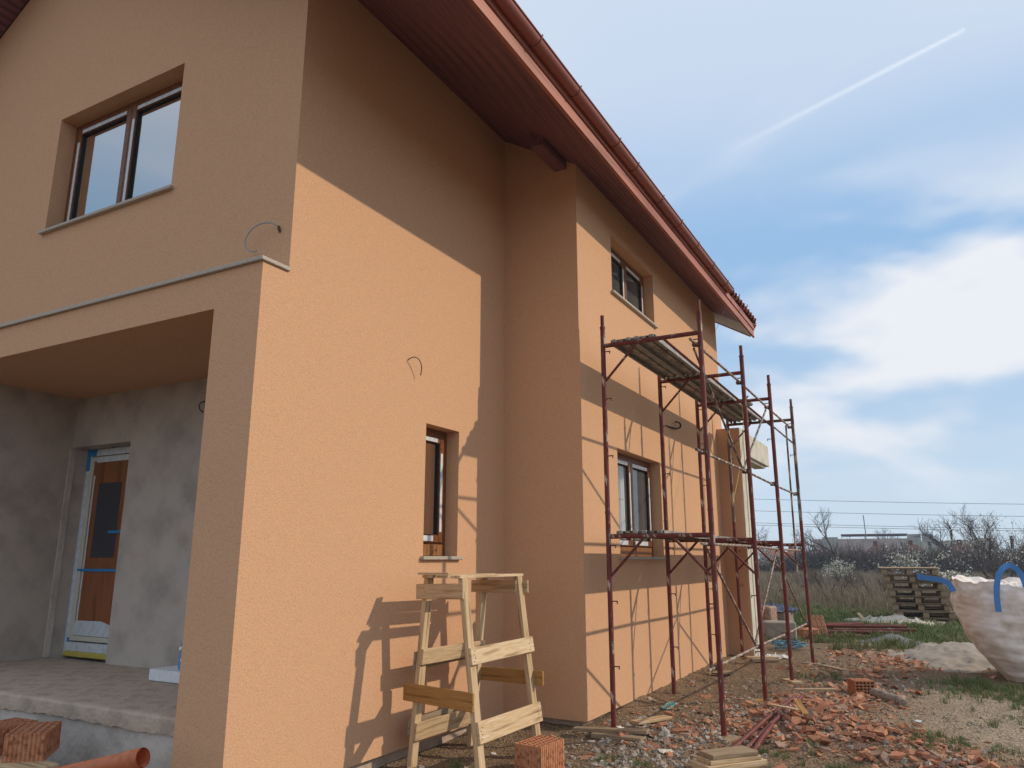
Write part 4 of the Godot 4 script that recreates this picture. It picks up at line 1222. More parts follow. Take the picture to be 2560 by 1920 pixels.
# ---------------------------------------------------------------- things further out in the yard
func make_yard() -> void:
	# bulk bag
	var c := Vector3(0.98, ground_y(0.98, -13.3), -13.45)
	var bag := thing("bulk_bag", "big white woven bulk bag with blue lifting loops", "bulk bag", c)
	var w := 120; var h := 72
	var p := PackedVector3Array()
	var wr := noise(1.0, 44, FastNoiseLite.TYPE_SIMPLEX_SMOOTH, 3)
	for y in h + 1:
		var t := float(y) / h
		var yy := 1.36 * t
		var half := 0.80 * (0.60 + 0.40 * pow(sin(clampf(t * 1.35 + 0.12, 0, 1.0) * PI * 0.5), 0.9))
		half *= 1.0 - 0.10 * smoothstep(0.78, 1.0, t)
		for x in w + 1:
			var a := TAU * x / w
			var ca := cos(a); var sa := sin(a)
			var sq := pow(pow(absf(ca), 3.2) + pow(absf(sa), 3.2), -1.0 / 3.2)
			var arc := a * 0.8
			var wy := t * 1.36
			var fold := wr.get_noise_3d(ca * 1.3, wy * 1.1, sa * 1.3) * 0.06
			# creases: sharp ridges drawn slantwise across each face, slack towards the seat
			fold += (0.5 - absf(wr.get_noise_2d(arc * 1.1 + wy * 1.7 + cos(a) * 0.4, wy * 2.6 - arc * 0.35 + 5.0)) * 1.8) * 0.030 * (1.0 - 0.4 * t)
			fold += (0.5 - absf(wr.get_noise_2d(arc * 2.4 - wy * 1.2 + 20.0, wy * 5.5 + arc * 0.9)) * 1.8) * 0.009
			var r := half * sq + fold
			var lift := 0.12 * wr.get_noise_3d(ca * 1.8, 3.0, sa * 1.8) * smoothstep(0.8, 1.0, t) + 0.05 * absf(ca * sa) * 2.0 * smoothstep(0.85, 1.0, t)
			p.append(c + Vector3(ca * r - 0.12 * t + 0.24 * (1.0 - t) * (1.0 - t), yy + lift - 0.03, sa * r * 0.92))
	var m := MB.new()
	m.sheet(p, w, h)
	fix_out(m, c + Vector3(0, 0.7, 0))
	var body := part(bag, "sack", m.mesh(), M.bag)
	# heaped, crumpled top
	p = PackedVector3Array()
	for y in 13:
		var t := y / 12.0
		for x in w + 1:
			var a := TAU * x / w
			var q := body.mesh.surface_get_arrays(0)[Mesh.ARRAY_VERTEX][h * (w + 1) + x] as Vector3
			var cen := c + Vector3(-0.12, 1.30, 0)
			var k := q.lerp(cen, t)
			k.y = lerpf(q.y, cen.y, smoothstep(0.0, 1.0, t)) - 0.10 * sin(PI * minf(t * 1.6, 1.0)) + wr.get_noise_2d(k.x * 5.0, k.z * 5.0) * 0.07 * sin(PI * t)
			p.append(k)
	m = MB.new()
	m.sheet(p, w, 12)
	for k in m.n.size():
		if m.n[k].y < 0: m.n[k] = -m.n[k]
	part(bag, "top_cloth", m.mesh(), M.bag)
	for q in [[c + Vector3(-0.36, 0.95, 0.90), c + Vector3(-0.38, 1.72, 0.80), c + Vector3(0.0, 1.70, 0.60), c + Vector3(0.02, 1.24, 0.58)],
			[c + Vector3(-0.86, 1.20, 0.70), c + Vector3(-0.92, 1.42, 0.68), c + Vector3(-1.08, 1.34, 0.70), c + Vector3(-1.30, 1.41, 0.74)],
			[c + Vector3(0.10, 1.28, 0.60), c + Vector3(0.15, 1.32, 0.64), c + Vector3(0.28, 1.2, 0.70), c + Vector3(0.34, 1.10, 0.74)]]:
		m = MB.new()
		strap(m, bezier(q, 18), 0.075, 0.006)
		part(bag, "lifting_loop", m.mesh(), M.blue_web)
	# pallets: eight in a leaning stack
	var pal := thing("pallet", "grey timber pallet lying on the ground under the leaning stack", "pallet", Vector3.ZERO, "pallets of the leaning stack")
	var pb := Vector3(1.28, 0.172, 0.9)
	for k in 6: board(pal, "deck_board", Vector3(-0.64, 0.158, -0.40 + 0.16 * k), Vector3(0.64, 0.158, -0.40 + 0.16 * k), 0.115, 0.024, Vector3(0, 0, 1), M.wood_grey if k % 2 else M.wood_old, 0.003)
	for x in [-0.57, 0.0, 0.57]:
		board(pal, "stringer", Vector3(x, 0.133, -0.45), Vector3(x, 0.133, 0.45), 0.12, 0.024, Vector3(1, 0, 0), M.wood_grey, 0.003)
		board(pal, "bottom_board", Vector3(x, 0.012, -0.45), Vector3(x, 0.012, 0.45), 0.12, 0.022, Vector3(1, 0, 0), M.wood_grey, 0.003)
		for z in [-0.38, 0.0, 0.38]:
			board(pal, "spacer_block", Vector3(x, 0.072, z - 0.07), Vector3(x, 0.072, z + 0.07), 0.13, 0.097, Vector3(1, 0, 0), M.wood_old if z > 0.1 else M.wood_old, 0.003)
	for z in [-0.43, 0.43]: board(pal, "bottom_board", Vector3(-0.50, 0.012, z), Vector3(0.50, 0.012, z), 0.09, 0.020, Vector3(0, 0, 1), M.wood_grey, 0.003)
	var lean := 0.0
	var gy := ground_y(-0.5, -22.6)
	var shift := [0.0, 0.02, -0.05, -0.09, -0.10, -0.15, -0.17, -0.22]
	for k in 8:
		var o: Node3D = pal if k == 0 else pal.duplicate()
		if k:
			o.name = numbered("pallet")
			add_child(o)
			o.set_meta("label", "grey timber pallet, %s from the ground in the leaning stack" % ["", "second", "third", "fourth", "fifth", "sixth", "seventh", "eighth"][k])
		o.position = Vector3(-0.53 + shift[k], gy + 0.001 + 0.1725 * k, -22.55 + 0.03 * sin(k * 2.1))
		o.rotation.y = 0.10 + 0.035 * sin(k * 1.7)
	for k in 7:
		var o: Node3D = pal.duplicate()
		o.name = numbered("pallet")
		add_child(o)
		o.set_meta("label", "grey timber pallet, %s from the ground in the second stack behind" % ["lowest", "second", "third", "fourth", "fifth", "sixth", "topmost"][k])
		o.position = Vector3(-0.50 - 0.03 * k, gy + 0.001 + 0.1725 * k, -23.70 + 0.02 * sin(k * 1.3))
		o.rotation.y = 0.08 + 0.03 * sin(k * 2.3)
	var lid := thing("wood_sheet", "pale plywood sheet lying on top of the pallet stack", "board", Vector3(-0.76, gy + 1.385, -22.6))
	board(lid, "sheet", Vector3(-1.44, gy + 1.395, -22.55), Vector3(-0.10, gy + 1.395, -22.68), 0.95, 0.016, Vector3(0.1, 0, 1), M.wood0, 0.003)
	# scrap film and paper before the pallets
	m = MB.new()
	scrap(m, Vector3(-1.15, 0, -21.8), 1.05, 0.55, 0.20, 3)
	tag(part(self, "paper_scraps", m.mesh(), M.paper), "crumpled cream sheeting in the grass before the pallet stack", "sheeting")
	batten(Vector2(-2.02, -22.4), Vector2(-1.82, -21.9), 0.09, 0.02, 0.22, 0.02, "wood0", "pale slat tilted up at the end of the crumpled sheeting")
	# heap of red scaffold frames laid flat
	var runs := [[-2.95, -19.6, -1.05, -20.6, 0.05], [-3.0, -19.2, -1.75, -20.0, 0.12], [-2.5, -18.2, -0.62, -19.1, 0.05], [-2.45, -18.0, -0.9, -18.6, 0.10], [-2.35, -17.7, -1.6, -18.0, 0.04], [-2.9, -19.9, -1.2, -20.9, 0.10], [-2.7, -18.8, -0.8, -19.5, 0.15], [-2.2, -18.4, -0.6, -18.85, 0.12]]
	for k in runs.size():
		var q: Array = runs[k]
		var a := Vector3(q[0], ground_y(q[0], q[1]) + q[4], q[1]); var b := Vector3(q[2], ground_y(q[2], q[3]) + q[4], q[3])
		var o := pipe(self, "red_tube", [a, b], 0.034, M.pole_clean if k % 4 != 3 else M.pole, 10)
		tag(o, "red scaffold tube lying flat in the grass with others", "tube", "red tubes laid out in the grass")
	# grey gravel heap and sand bank under the bag
	heap("gravel_heap", "small heap of grey gravel before the red tubes", Vector3(-0.98, 0, -17.4), 0.62, 0.55, 0.17, M.gravel, 5)
	heap("sand_bank", "low bank of pale sand running up to the bulk bag", Vector3(0.15, 0, -15.6), 1.15, 2.0, 0.24, M.sand, 6)
	# blue rope coil
	var rp := []
	for k in 150:
		var a := k * 0.30
		var r := 0.20 + 0.07 * sin(k * 0.37) + 0.03 * sin(k * 1.3)
		rp.append(Vector3(-2.62 + cos(a) * r * 1.15, ground_y(-2.62, -15.2) + 0.04 + 0.055 * (0.5 + 0.5 * sin(k * 0.71)) + 0.0004 * k, -15.2 + sin(a) * r * 1.3))
	tag(part(self, "rope_coil", tube_mesh(rp, 0.011, 5), M.blue_rope), "tangled coil of blue rope on the earth past the scaffold", "rope")
	var o := pipe(self, "plastic_strip", [lay(Vector3(-1.62, 0, -16.4), 0.02), lay(Vector3(-1.16, 0, -16.35), 0.02)], 0.014, M.white_plastic, 6)
	tag(o, "thin white plastic strip lying before the gravel heap", "plastic strip")
	# rubble and crates beyond the pier
	block_pile()
	# light scraps near the trestle
	m = MB.new()
	scrap(m, Vector3(-2.93, 0, -9.05), 0.05, 0.20, 0.03, 8)
	tag(part(self, "teal_wrapper", m.mesh(), M.pack_teal), "torn pale green wrapper by the second inner scaffold pole", "wrapper")
	m = MB.new()
	scrap(m, Vector3(-2.62, 0, -14.0), 0.22, 0.18, 0.06, 9)
	tag(part(self, "white_sack", m.mesh(), M.white_plastic), "crumpled white sack lying by the terrace pier", "sack")

func fix_out(m: MB, c: Vector3) -> void:
	for k in m.n.size():
		if (m.v[k] - c).dot(m.n[k]) < 0: m.n[k] = -m.n[k]

# webbing along a path, held upright across the view of its own bend
func strap(m: MB, pts: Array, w: float, t: float) -> void:
	var p := PackedVector3Array()
	for s in [[1, 1], [1, -1], [-1, -1], [-1, 1], [1, 1]]:
		for k in pts.size():
			var d: Vector3 = ((pts[mini(k + 1, pts.size() - 1)] as Vector3) - pts[maxi(k - 1, 0)]).normalized()
			var sd := d.cross(Vector3(0.25, 0, 1)).normalized()
			var nn := sd.cross(d)
			p.append(pts[k] + sd * s[0] * w * 0.5 + nn * s[1] * t * 0.5)
	m.sheet(p, pts.size() - 1, 4)

func scrap(m: MB, c: Vector3, rx: float, rz: float, hgt: float, sd: int) -> void:
	var f := noise(1.0, sd, FastNoiseLite.TYPE_SIMPLEX, 3)
	var p := PackedVector3Array()
	for y in 21:
		for x in 21:
			var u := x / 10.0 - 1.0; var v := y / 10.0 - 1.0
			var e := 1.0 - 0.25 * f.get_noise_2d(u * 2.0 + 5.0, v * 2.0)
			var q := Vector3(c.x + u * rx * e, 0, c.z + v * rz * e * (1.0 - 0.4 * u * u))
			q.y = ground_y(q.x, q.z) + 0.012 + hgt * absf(f.get_noise_2d(u * 2.6, v * 2.6 + 20.0)) * 2.0 * (1.0 - 0.6 * maxf(absf(u), absf(v)))
			p.append(q)
	m.sheet(p, 20, 20)

func heap(called: String, label: String, c: Vector3, rx: float, rz: float, hgt: float, mt: Material, sd: int) -> void:
	var f := noise(1.0, sd, FastNoiseLite.TYPE_SIMPLEX, 4)
	var p := PackedVector3Array()
	for y in 49:
		for x in 49:
			var u := x / 24.0 - 1.0; var v := y / 24.0 - 1.0
			var r := sqrt(u * u + v * v) * (1.0 + 0.35 * f.get_noise_2d(u * 1.5 + 3.0, v * 1.5))
			var q := Vector3(c.x + u * rx, 0, c.z + v * rz)
			q.y = ground_y(q.x, q.z) + hgt * (exp(-r * r * 2.6) - 0.16) + f.get_noise_2d(u * 7.0, v * 7.0) * hgt * 0.13
			p.append(q)
	var m := MB.new()
	m.sheet(p, 48, 48)
	for k in m.n.size():
		if m.n[k].y < 0: m.n[k] = -m.n[k]
	tag(part(self, called, m.mesh(), mt), label, called.replace("_", " "), "", "stuff")

func block_pile() -> void:
	# leftovers stacked past the pier: concrete blocks, clay blocks, a tarp
	var y0 := ground_y(-3.1, -17.0)
	for q in [[Vector3(-3.05, 0, -16.9), Vector3(0.62, 0.36, 0.34), 0.35, "sand", "square pale sandstone block beyond the blue rope coil", "stone_block"],
			[Vector3(-3.55, 0, -17.6), Vector3(0.60, 0.62, 0.40), -0.2, "clay3", "tall brown block stack end beyond the terrace pier", "stone_block"],
			[Vector3(-2.55, 0, -17.3), Vector3(0.36, 0.22, 0.26), 0.6, "clay0", "orange clay block at the end of the pile past the pier", "stone_block"]]:
		var m := MB.new()
		m.box(Transform3D(), q[1], 0.03)
		var o := part(self, q[5], m.mesh(), M[q[3]], Transform3D(Basis(Vector3.UP, q[2]), Vector3(q[0].x, ground_y(q[0].x, q[0].z) + q[1].y * 0.5 - 0.004, q[0].z)))
		tag(o, q[4], "block")
	for k in 4:
		var a := Vector3(-2.66 + 0.09 * k, ground_y(-2.6, -18.0) + 0.42, -18.1); var b := a + Vector3(0.12, -0.40, 0.22)
		tag(board(self, "roof_tile_spare", a, b, 0.075, 0.016, Vector3(1, 0, 0.2), M.clay1, 0.004), "orange roof tile leaning in the row past the pier", "roof tile", "orange tiles leaning past the pier")
	var m := MB.new()
	scrap(m, Vector3(-3.5, 0, -18.3), 0.55, 0.55, 0.16, 14)
	for k in m.v.size(): m.v[k].y += 0.45
	var fl := MB.new()
	tag(part(self, "tarp", m.mesh(), M.tarp), "dark blue tarpaulin heaped behind the block pile", "tarpaulin")
	m = MB.new()
	m.box(Transform3D(Basis(), Vector3(-3.5, y0 + 0.24, -18.3)), Vector3(0.9, 0.5, 0.9), 0.05)
	tag(part(self, "block_stack", m.mesh(), M.mortar1), "grey block stack carrying the blue tarpaulin", "block")

# ---------------------------------------------------------------- rubble
func shard_mesh(sd: int) -> ArrayMesh:
	var r := RandomNumberGenerator.new(); r.seed = sd
	var n := r.randi_range(4, 6)
	var top := []; var bot := []
	var t := r.randf_range(0.10, 0.22)
	for k in n:
		var a := TAU * (k + r.randf_range(-0.28, 0.28)) / n
		var q := Vector3(cos(a) * r.randf_range(0.7, 1.1) * 0.5, 0, sin(a) * r.randf_range(0.5, 0.9) * 0.36)
		top.append(q + Vector3(r.randf_range(-0.05, 0.05), t * r.randf_range(0.8, 1.2), r.randf_range(-0.05, 0.05)))
		bot.append(q)
	var m := MB.new()
	m.poly(top, Vector3.UP); m.poly(bot, Vector3.DOWN)
	for k in n:
		var j := (k + 1) % n
		m.quad(bot[k], bot[j], top[j], top[k], (bot[k] + bot[j]))
	return m.mesh()

func lump_mesh(sd: int) -> ArrayMesh:
	var f := noise(1.0, sd, FastNoiseLite.TYPE_SIMPLEX, 2)
	var m := MB.new()
	var w := 7; var h := 5
	var p := PackedVector3Array()
	for y in h + 1:
		for x in w + 1:
			var a := TAU * (x % w) / w; var b := PI * y / h - PI / 2
			var d := Vector3(cos(a) * cos(b), sin(b), sin(a) * cos(b))
			p.append(d * (0.5 + 0.38 * f.get_noise_3dv(d * 1.4 + Vector3.ONE * 3.0)) * Vector3(1, 0.7, 0.9))
	for y in h:
		for x in w:
			var a := y * (w + 1) + x
			m.quad(p[a], p[a + 1], p[a + w + 2], p[a + w + 1], p[a] + p[a + w + 2])
	return m.mesh()

func scatter(kind: String, count: int, keep: int, meshes: Array, mats: Array, tints: Array, size: Vector2, spots: Array, label: String, category: String, group: String, loose: Material) -> void:
	var all := []
	var tot := 0.0
	for s in spots: tot += s[3] * s[2]
	while all.size() < count:
		var pick := rng.randf() * tot
		var s: Array = spots[0]
		for q in spots:
			pick -= q[3] * q[2]
			s = q
			if pick <= 0: break
		var x: float = s[0] + rng.randfn(0, s[2] * 0.62)
		var z: float = s[1] + rng.randfn(0, s[2] * 0.62)
		if x < X2 + 0.05 and z < ZR + 0.05: continue
		if x < X1 + 0.1: continue
		if x < -3.05 and z > -6.35 and z < -5.9: continue
		var sz := size.x * pow(size.y / size.x, pow(rng.randf(), 2.8))
		var b := Basis.from_euler(Vector3(rng.randfn(0, 0.35), rng.randf() * TAU, rng.randfn(0, 0.35)))
		var y := ground_y(x, z) + maxf(0.0, rng.randfn(0.0, 0.02)) * minf(1.0, rubble_at(x, z)) - sz * 0.02
		all.append([sz / Vector3(x, y - 1.6, z).length(), Transform3D(b.scaled(Vector3.ONE * sz), Vector3(x, y, z)), rng.randi()])
	all.sort_custom(func(a, b): return a[0] > b[0])
	for k in mini(keep, all.size()):
		var o := MeshInstance3D.new()
		o.name = numbered(kind)
		o.mesh = meshes[all[k][2] % meshes.size()]
		o.material_override = mats[(all[k][2] / 16) % mats.size()]
		add_child(o)
		o.transform = all[k][1]
		tag(o, label, category, group)
	# the rest, too small to pick apart
	var rest := all.size() - keep
	if rest <= 0: return
	var per := int(ceil(rest / 3.0))
	var host := Node3D.new()
	host.name = numbered(kind + "_litter")
	add_child(host)
	tag(host, label.replace("piece of", "small crumbs of") , category + " litter", "", "stuff")
	for v in 3:
		var mm := MultiMesh.new()
		mm.transform_format = MultiMesh.TRANSFORM_3D
		mm.use_colors = true
		mm.mesh = meshes[v]
		var n := mini(per, rest - per * v)
		mm.instance_count = n
		for k in n:
			var q: Array = all[keep + per * v + k]
			mm.set_instance_transform(k, q[1])
			mm.set_instance_color(k, (tints[q[2] % tints.size()] as Color) * (0.8 + 0.4 * float(q[2] % 97) / 97.0))
		var mi := MultiMeshInstance3D.new()
		mi.name = "crumbs"
		mi.multimesh = mm
		mi.material_override = loose
		host.add_child(mi, true)
		mi.set_meta("kind", "stuff")

func make_rubble() -> void:
	var sh := []; var lu := []
	for k in 9: sh.append(shard_mesh(200 + k))
	for k in 6: lu.append(lump_mesh(300 + k))
	var tints := [Color(0.55, 0.255, 0.145), Color(0.62, 0.32, 0.19), Color(0.47, 0.225, 0.14), Color(0.43, 0.30, 0.23), Color(0.62, 0.38, 0.26)]
	scatter("brick_shard", 4600, 300, sh, [M.clay0, M.clay1, M.clay2, M.clay3], tints, Vector2(0.03, 0.22), blobs, "broken piece of orange clay brick lying in the rubble", "brick shard", "broken brick pieces in the rubble", M.clay_rub)
	var greys := [Color(0.45, 0.385, 0.31), Color(0.35, 0.29, 0.225), Color(0.56, 0.50, 0.42), Color(0.27, 0.215, 0.16), Color(0.40, 0.30, 0.20)]
	var spots := blobs.duplicate(true)
	spots.append_array([[-2.2, -8.6, 0.9, 0.8], [-2.5, -10.5, 0.9, 0.6], [-3.3, -6.0, 0.7, 0.5], [-2.4, -7.0, 0.6, 2.6], [-2.1, -7.7, 0.5, 1.6], [-2.6, -7.5, 0.7, 1.2], [-2.9, -7.3, 0.35, 0.7], [-2.8, -6.4, 0.5, 0.5], [-1.1, -11.6, 0.7, 0.9], [-0.5, -12.4, 0.7, 0.5], [-2.2, -9.0, 0.8, 0.35], [-2.6, -11.5, 0.7, 0.3], [-0.2, -9.5, 0.9, 0.2], [-3.6, -5.6, 0.5, 0.15], [-1.6, -13.6, 0.8, 0.4]])
	scatter("mortar_crumb", 8000, 170, lu, [M.mortar0, M.mortar1, M.mortar2], greys, Vector2(0.010, 0.08), spots, "grey piece of broken mortar lying on the building rubble", "mortar", "mortar pieces in the rubble", M.mortar_rub)
	# bits of white packaging
	var wr := []
	for k in 4:
		var m := MB.new()
		var f := noise(1.0, 400 + k, FastNoiseLite.TYPE_SIMPLEX, 2)
		var p := PackedVector3Array()
		for y in 7:
			for x in 7:
				var u := x / 6.0 - 0.5; var v := y / 6.0 - 0.5
				p.append(Vector3(u, 0.05 + 0.35 * absf(f.get_noise_2d(u * 3.0, v * 3.0)), v * 0.8 + 0.2 * f.get_noise_2d(u * 2.0, 9.0)))
		m.sheet(p, 6, 6)
		wr.append(m.mesh())
	scatter("white_scrap", 46, 46, wr, [M.white_plastic, M.foam, M.paper], [Color.WHITE], Vector2(0.035, 0.13), [[-2.6, -6.6, 0.5, 1.0], [-2.2, -7.4, 0.5, 1.0], [-1.7, -8.8, 0.4, 1.0], [-2.9, -7.5, 0.3, 0.8], [-3.6, -5.7, 0.5, 0.8], [-1.0, -9.5, 0.8, 0.6], [-2.4, -21.0, 1.2, 0.6]], "small white scrap of packaging lying on the ground", "scrap", "white packaging scraps", M.white_plastic)

# ---------------------------------------------------------------- grass
func tuft(sd: int, blades: int, spread: float, hgt: float, wid: float) -> ArrayMesh:
	var r := RandomNumberGenerator.new(); r.seed = sd
	var m := MB.new()
	for k in blades:
		var a := r.randf() * TAU
		var d := Vector3(cos(a), 0, sin(a))
		var b := d * r.randf() * spread
		var L := hgt * r.randf_range(0.5, 1.0)
		var bend := r.randf_range(0.15, 0.7)
		var s := Vector3(-d.z, 0, d.x).rotated(Vector3.UP, r.randf_range(-0.8, 0.8)) * wid
		var mid := b + Vector3(0, L * 0.6, 0) + d * L * bend * 0.35
		var tip := b + Vector3(0, L * (1.0 - bend * 0.25), 0) + d * L * bend
		m.quad(b - s, b + s, mid + s * 0.7, mid - s * 0.7, d)
		m.tri(mid - s * 0.7, mid + s * 0.7, tip, d)
	return m.mesh()

func grow(called: String, label: String, category: String, mesh: Mesh, mt: Material, spots: Array) -> void:
	var mm := MultiMesh.new()
	mm.transform_format = MultiMesh.TRANSFORM_3D
	mm.use_colors = true
	mm.mesh = mesh
	mm.instance_count = spots.size()
	for k in spots.size():
		mm.set_instance_transform(k, spots[k][0])
		mm.set_instance_color(k, spots[k][1])
	var o := MultiMeshInstance3D.new()
	o.name = numbered(called)
	o.multimesh = mm
	o.material_override = mt
	add_child(o)
	tag(o, label, category, "", "stuff")

func make_grass() -> void:
	var spots := []
	# green: patches near, a sward further out
	var patches := [[-2.72, -6.62, 0.05, 10], [-2.3, -6.55, 0.08, 10], [-3.75, -5.9, 0.12, 14], [-1.52, -7.35, 0.10, 22], [-1.65, -7.05, 0.10, 14], [-1.25, -7.5, 0.10, 8], [-0.9, -7.2, 0.12, 16], [-0.3, -8.1, 0.2, 40], [0.1, -8.2, 0.25, 40], [0.7, -7.4, 0.35, 70], [0.9, -7.0, 0.3, 50], [0.4, -12.0, 0.35, 110], [0.8, -11.4, 0.4, 90], [0.2, -12.6, 0.25, 60], [1.1, -10.4, 0.4, 50], [-1.6, -12.2, 0.25, 25], [-1.0, -16.3, 0.5, 70], [0.3, -18.0, 0.6, 160], [-0.3, -20.5, 0.8, 160], [0.35, -22.3, 0.5, 150], [-0.2, -21.7, 0.5, 120]]
	for q in patches:
		for k in q[3]:
			var x: float = q[0] + rng.randfn(0, q[2]); var z: float = q[1] + rng.randfn(0, q[2])
			var s := rng.randf_range(0.5, 1.1) * (0.65 if z > -9.0 else 0.9)
			spots.append([Transform3D(Basis(Vector3.UP, rng.randf() * TAU).scaled(Vector3.ONE * s), Vector3(x, ground_y(x, z) - 0.01, z)), Color(0.11, 0.185, 0.05).lerp(Color(0.20, 0.20, 0.09), rng.randf())])
	for k in 9000:
		var d := 15.5 + pow(rng.randf(), 1.7) * 26.0
		var x := rng.randf_range(-0.19, 0.13) * d - 0.4
		var z := -d
		var n := hill.get_noise_2d(x * 1.1 + 7.0, z * 1.1) * 0.5 + 0.5
		if rng.randf() > smoothstep(15.5, 20.0, d + (n - 0.5) * 4.0): continue
		if Vector2(x + 2.0, z + 19.0).length() < 1.2 and rng.randf() < 0.7: continue
		var s := rng.randf_range(0.5, 1.3) * (0.7 + d / 40.0)
		spots.append([Transform3D(Basis(Vector3.UP, rng.randf() * TAU).scaled(Vector3(s * 1.4, s, s * 1.4)), Vector3(x, ground_y(x, z) - 0.01, z)), Color(0.12, 0.175, 0.05).lerp(Color(0.26, 0.22, 0.12), clampf(n * 1.1 - 0.25 + rng.randfn(0, 0.2), 0, 1))])
	grow("grass", "short green grass tufts spread over the yard and field", "grass", tuft(1, 16, 0.07, 0.17, 0.004), M.grass, spots)
	# dead stalks lying about the near ground
	spots = []
	for k in 2600:
		var x := rng.randf_range(-4.2, 1.2); var z := -rng.randf_range(5.2, 14.5)
		if x < X2 + 0.05 and z < ZR: continue
		var n := hill.get_noise_2d(x * 1.1 + 7.0, z * 1.1) * 0.5 + 0.5
		if rng.randf() > 0.25 + n: continue
		spots.append([Transform3D(Basis.from_euler(Vector3(rng.randfn(0, 0.5), rng.randf() * TAU, rng.randfn(0, 0.5))).scaled(Vector3.ONE * rng.randf_range(0.4, 1.0)), Vector3(x, ground_y(x, z) - 0.004, z)), Color(0.30, 0.23, 0.14).lerp(Color(0.16, 0.115, 0.07), rng.randf())])
	grow("dead_grass", "flattened dead grass stalks on the trodden earth", "dead grass", tuft(2, 9, 0.06, 0.055, 0.0018), M.grass, spots)
	# dry weeds of the field
	spots = []
	for k in 9000:
		var d := 24.0 + pow(rng.randf(), 1.3) * 62.0
		var x := rng.randf_range(-0.22, 0.14) * d
		var z := -d
		var n := hill.get_noise_2d(x * 0.5 + 31.0, z * 0.35) * 0.5 + 0.5
		if rng.randf() > smoothstep(24.0, 31.0, d) * (0.25 + n): continue
		var s := rng.randf_range(0.5, 1.1)
		spots.append([Transform3D(Basis(Vector3.UP, rng.randf() * TAU).scaled(Vector3(s, s * rng.randf_range(0.6, 1.2), s)), Vector3(x, ground_y(x, z) - 0.02, z)), Color(0.29, 0.215, 0.15).lerp(Color(0.19, 0.165, 0.10), rng.randf())])
	grow("dry_weeds", "tall dry brown weeds covering the field behind the yard", "weeds", tuft(3, 22, 0.28, 0.75, 0.007), M.grass, spots)

# ---------------------------------------------------------------- trees and scrub
func branch(m: MB, tw: MB, r: RandomNumberGenerator, p: Vector3, d: Vector3, L: float, rad: float, lev: int, bl: MB, blossom: float) -> void:
	var pts := [p]
	var q := p
	var dd := d
	for k in 3:
		dd = (dd + Vector3(r.randfn(0, 0.16), r.randfn(0.05, 0.10), r.randfn(0, 0.16))).normalized()
		q += dd * L / 3.0
		pts.append(q)
	var host := m if lev >= 3 else tw
	host.tube(pts, [rad, rad * 0.85, rad * 0.7, rad * 0.5], 6 if lev >= 3 else 3, false)
	if bl and lev <= 2:
		for k in int(blossom * (1.0 + r.randf())):
			var c: Vector3 = p.lerp(q, r.randf()) + Vector3(r.randfn(0, 0.05), r.randfn(0, 0.05), r.randfn(0, 0.05))
			var s := r.randf_range(0.02, 0.052)
			var ax := Vector3(r.randfn(), r.randfn(), r.randfn()).normalized()
			var ay := ax.cross(Vector3(r.randfn(), r.randfn(), r.randfn()).normalized()).normalized()
			bl.quad(c - ax * s, c + ay * s, c + ax * s, c - ay * s, ax.cross(ay))
	if lev <= 0: return
	var n := r.randi_range(3, 4)
	for k in n:
		var t := r.randf_range(0.35, 1.0) if k else 1.0
		var at: Vector3 = pts[0].lerp(pts[3], t) if t < 1.0 else pts[3]
		var side := Vector3(r.randfn(), r.randfn() * 0.5, r.randfn()).normalized()
		var nd := (dd + side * r.randf_range(0.45, 0.95)).normalized()
		branch(m, tw, r, at, nd, L * r.randf_range(0.58, 0.80), rad * r.randf_range(0.45, 0.62), lev - 1, bl, blossom)

func tree(called: String, label: String, category: String, at: Vector3, hgt: float, lev: int, stems: int, sd: int, rad: float, blossom := 0.0, group := "", spread := 0.25) -> void:
	var t := thing(called, label, category, at, group)
	var r := RandomNumberGenerator.new(); r.seed = sd
	var m := MB.new(); var tw := MB.new()
	var bl: MB = MB.new() if blossom > 0 else null
	for k in stems:
		var a := r.randf() * TAU
		var d := Vector3(cos(a) * spread, 1, sin(a) * spread).normalized() if stems > 1 else Vector3(r.randfn(0, 0.08), 1, r.randfn(0, 0.08)).normalized()
		branch(m, tw, r, at + Vector3(cos(a), 0, sin(a)) * 0.12 * (stems - 1) * 0.4 - Vector3(0, 0.05, 0), d, hgt * 0.36, rad, lev, bl, blossom)
	part(t, "trunk", m.mesh() if m.v.size() else tw.mesh(), M.bark)
	if m.v.size(): part(t, "crown", tw.mesh(), M.twig)
	if bl and bl.v.size(): part(t, "blossom", bl.mesh(), M.blossom)

func ground_at(u: float, d: float, v := 1400.0) -> Vector3:
	var p := pix(u, v, d)
	return Vector3(p.x, ground_y(p.x, p.z), p.z)

